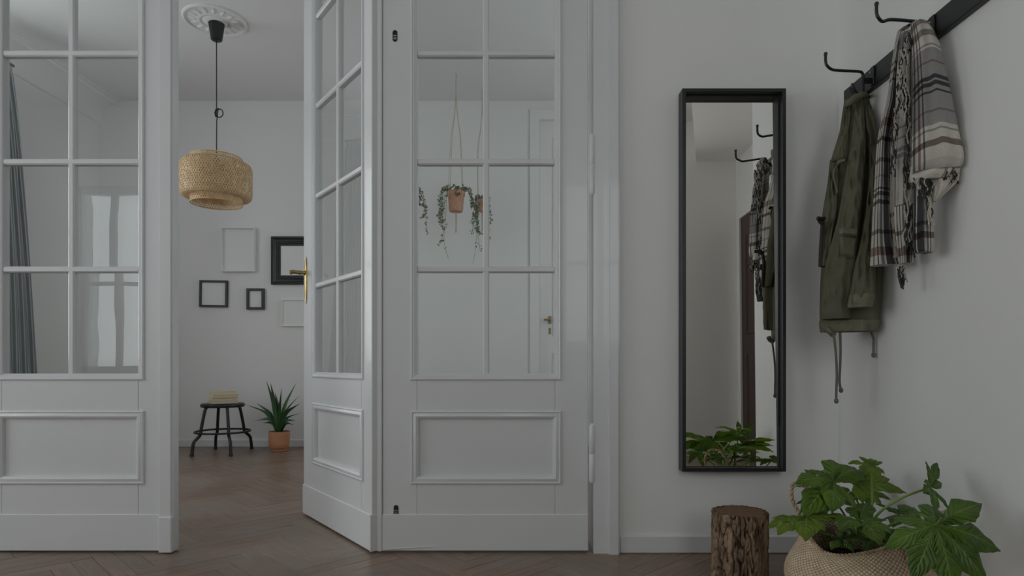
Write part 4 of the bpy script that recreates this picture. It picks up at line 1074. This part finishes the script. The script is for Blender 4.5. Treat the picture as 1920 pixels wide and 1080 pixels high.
# ------------------------------------------------------------------ blade-leaved plant in terracotta pot
TX, TY = (523.5-CX)/F*5.38, 5.38
tp = empty('terracotta_pot', (TX, TY, 0), 0, 'rounded terracotta flower pot on the far room floor', 'pot')
o = MB().lathe([(0,.004),(.058,.004),(.060,.012),(.060,.018),(.068,.022),(.080,.040),(.086,.075),(.087,.150),(.088,.168),(.083,.170),(.081,.150),(.079,.08),(.0,.05)],48).build('pot_body',M_terra); o.parent = tp
o = MB().lathe([(0,0),(.064,0),(.070,.006),(.070,.010),(.062,.010),(0,.006)],40).build('saucer',M_terra); o.parent = tp
yp = empty('yucca_plant', (TX, TY, .05), 0, 'spiky upright green plant with long blades in the terracotta pot', 'plant')
o = MB().lathe([(0,.1),(.076,.098),(.0785,.09),(.075,.02),(0,.012)],32).build('soil',M_soil); o.parent = yp
tips = [(499,713,0,.020),(507,717,.05,.024),(528,727,-.1,.015),(556,717,.1,.016),(562,741,.05,.010),(562,757,-.1,.022),(481,756,.05,.018),(461,759,-.05,.012),(473,790,.1,.008),(490,793,-.12,.014),(554,788,-.12,.018),(550,797,-.2,.014),(552,796,.15,.014),(497,792,.15,.016),(545,779,.2,.018),(566,774,0,.008),(486,786,.2,.012),(515,735,.15,.018)]
for k, (tx, ty, dy, wd) in enumerate(tips):
    tip = at(tx, ty, TY+dy); b0 = Vector((TX+random.uniform(-.015,.015), TY+dy*.15, .15)); v_ = tip-b0
    hor = math.hypot(v_.x, v_.y); up_ = Vector((0,0,1))
    mid = b0+v_*.5+up_*(.02+hor*.16)+Vector((-v_.x,-v_.y,0))*.07
    path = cr([b0, b0.lerp(mid,.5)+up_*.012, mid, tip], 5); N_ = len(path)
    side = v_.cross(Vector((0,-1,.35))).normalized(); P = []
    for i, p in enumerate(path):
        s_ = i/(N_-1); w_ = wd*(.45+.55*math.sin(PI*min(1,s_*.9+.12)))*(1 if s_<.6 else max(.02,1-((s_-.6)/.4)**1.5))
        nn = side.cross((path[min(i+1,N_-1)]-path[max(i-1,0)]).normalized())
        P.append([p+side*w_*q+nn*w_*.35*abs(q) for q in (-1,-.5,0,.5,1)])
    o = MB().grid(P).build('leaf', M_blade); o.parent = yp; o.matrix_parent_inverse = Matrix.Translation(-yp.location)
b = MB().tube([Vector((TX,TY,.12)),Vector((TX,TY,.19))],.014,8); o = b.build('stem',M_stemlow); o.parent = yp; o.matrix_parent_inverse = Matrix.Translation(-yp.location)

# ------------------------------------------------------------------ hanging ivy planters
def planter(px, Y, label, seed, potscale=1, dense=1.0):
    rd = random.Random(seed); X = (px-CX)/F*Y
    zp = HC+(HY-397)/F*Y; h = .162*potscale; rt = .070*potscale; rb = .052*potscale
    hg = empty('hanging_planter', (X, Y, CEIL), 0, label, 'hanging planter', 'ivy pots hanging in rope slings')
    def Q(b, nm, m, **k):
        o = b.build(nm, m, None, **k); o.parent = hg; o.matrix_parent_inverse = Matrix.Translation(-hg.location); return o
    Q(MB().lathe([(0,zp),(rb,zp),(rb+.002,zp+.004),(rt-.003,zp+h*.80),(rt+.003,zp+h*.80),(rt+.004,zp+h),(rt-.003,zp+h),(rt-.006,zp+h*.85),(0,zp+h*.85)],32,(X,Y,0)),'pot',M_terra)
    b = MB(); ap = Vector((X,Y,CEIL-.15)); zk = zp+h+.42
    b.tube([Vector((X,Y,CEIL-.01)),ap],.004,6)
    for k in range(4):
        a = PI/4+PI/2*k; d = Vector((math.cos(a),math.sin(a),0))
        b.tube(cr([ap, ap.lerp(Vector((X,Y,zk)),.5)+d*.018, Vector((X,Y,zk))+d*.052, Vector((X,Y,zp+h))+d*(rt+.006), Vector((X,Y,zp+h*.5))+d*(rt)],6),.0024,6)
        for s_ in (-1,1):
            a2 = a+s_*PI/4; d2 = Vector((math.cos(a2),math.sin(a2),0))
            b.tube([Vector((X,Y,zp+h*.55))+d*(rt+.002), Vector((X,Y,zp+h*.12))+d2*(rb+.006), Vector((X,Y,zp-.012))],.0022,6)
    b.tube([Vector((X,Y,zp-.01)),Vector((X+.002,Y,zp-.09)),Vector((X,Y,zp-.17))],[.007,.006,.007],7)
    Q(b,'rope_sling',M_rope)
    Q(MB().tube([Vector((X,Y,CEIL)),Vector((X,Y,CEIL-.02)),Vector((X+.012,Y,CEIL-.03)),Vector((X,Y,CEIL-.04))],.003,6),'ceiling_hook',M_steel)
    fo = MB(); stb = MB()
    def leaflet(p, s_):
        a = rd.random()*2*PI; t = rd.uniform(-.5,.5); M = Matrix.Translation(p) @ Matrix.Rotation(a,4,'Z') @ Matrix.Rotation(PI/2+t,4,'X') @ Matrix.Scale(s_,4)
        n = len(fo.v)
        for q in ((0,-.1,.0),(.45,-.5,.1),(.55,.1,.12),(1,.35,.05),(.4,.45,.1),(0,1.25,.0),(-.4,.45,.1),(-1,.35,.05),(-.55,.1,.12),(-.45,-.5,.1)): fo.v.append(M @ Vector(q))
        fo.v.append(M @ Vector((0,.2,.22)))
        for i in range(10): fo.face((n+i,n+(i+1)%10,n+10))
    for k in range(int(70*dense)):
        a = rd.random()*2*PI; r_ = rd.random()**.5*rt*(1.25 if potscale > .9 else .95); leaflet(Vector((X+r_*math.cos(a),Y+r_*math.sin(a),zp+h+rd.uniform(-.005,.045))), rd.uniform(.009,.015))
    for (a, ln, out, ds) in ((3.5,.26,.075,1),(3.0,.20,.09,1),(2.6,.30,.07,.9),(3.3,.44,.06,.35),(5.9,.14,.075,1),(6.2,.22,.09,.9),(.3,.34,.10,.5),(4.9,.05,.05,1),(3.8,.55,.04,.12)):
        d = Vector((math.cos(a),math.sin(a)*.6,0)); out *= 1 if potscale > .9 else .2
        pts = cr([Vector((X,Y,zp+h))+d*rt*.6, Vector((X,Y,zp+h+.02))+d*(rt+out*.4), Vector((X,Y,zp+h-ln*.35))+d*(rt+out*.75), Vector((X+rd.uniform(-.02,.02),Y,zp+h-ln*.75))+d*(rt+out*.8), Vector((X+rd.uniform(-.04,.04),Y,zp+h-ln))+d*(rt+out)],6)
        stb.tube(pts,.0014,5)
        for p in pts:
            for q in range(3):
                if rd.random() < ds: leaflet(p+Vector((rd.uniform(-.016,.016),rd.uniform(-.012,.012),rd.uniform(-.012,.012))), rd.uniform(.007,.013))
    o = Q(fo,'foliage',M_green,auto=180); o['kind'] = 'stuff'
    Q(stb,'vine_stem',M_stemlow)
planter(855,5.11,'ivy in a terracotta pot, the fully visible rope sling behind the door glass',3)
planter(904,5.40,'ivy pot in a sling mostly hidden behind the vertical glazing bar',8,.62,.5)
planter(763,5.20,'ivy pot in a sling mostly hidden behind the glass door stile',12,1.0)

# ------------------------------------------------------------------ curtain beside the far room window
def curtain_mat():
    m = bpy.data.materials.new('striped_curtain'); m.use_nodes = True; N = m.node_tree.nodes; L = m.node_tree.links; b = N['Principled BSDF']
    uv = N.new('ShaderNodeUVMap'); sp = N.new('ShaderNodeSeparateXYZ'); L.new(uv.outputs[0], sp.inputs[0])
    k = N.new('ShaderNodeMath'); k.operation = 'MULTIPLY'; k.inputs[1].default_value = 2*PI*52; L.new(sp.outputs[0], k.inputs[0])
    s = N.new('ShaderNodeMath'); s.operation = 'SINE'; L.new(k.outputs[0], s.inputs[0])
    r = N.new('ShaderNodeValToRGB'); r.color_ramp.elements[0].position = .45; r.color_ramp.elements[0].color = (.20,.225,.25,1); r.color_ramp.elements[1].position = .6; r.color_ramp.elements[1].color = (.55,.58,.60,1)
    L.new(s.outputs[0], r.inputs[0]); L.new(r.outputs[0], b.inputs['Base Color']); b.inputs['Roughness'].default_value = .9
    return m
cu = empty('curtain', (XL+.17, 4.4, 2.86), 0, 'thin striped blue grey curtain seen through the left glass door', 'curtain')
b = MB(); P = []; UV = []
for i in range(41):
    v_ = i/40; z = 2.86-v_*2.84; y0_ = 4.22-.04*v_; y1_ = 4.45+.31*v_**.75; row = []; ur = []
    for k in range(121):
        u_ = k/120; amp = .030+.012*v_
        row.append(Vector((XL+.16+amp*math.sin(u_*2*PI*6.5+.6*math.sin(v_*3)), y0_+(y1_-y0_)*u_+.006*math.sin(u_*40+v_*5), z))); ur.append((u_, v_))
    P.append(row); UV.append(ur)
o = b.grid(P,UV).build('curtain_panel', curtain_mat()); o.parent = cu; o.matrix_parent_inverse = Matrix.Translation(-cu.location)
cr_ = empty('curtain_rod', (XL+.16, 3.6, 2.885), 0, 'thin black rod carrying the striped curtain above the window', 'curtain rod')
o = MB().tube([Vector((XL+.16,2.75,2.885)),Vector((XL+.16,4.50,2.885))],.011,10).build('rod',M_blacksteel); o.parent = cr_; o.matrix_parent_inverse = Matrix.Translation(-cr_.location)
for yy in (2.80,4.40):
    o = MB().tube([Vector((XL,yy,2.885)),Vector((XL+.16,yy,2.885))],.007,8).build('rod_bracket',M_blacksteel); o.parent = cr_; o.matrix_parent_inverse = Matrix.Translation(-cr_.location)
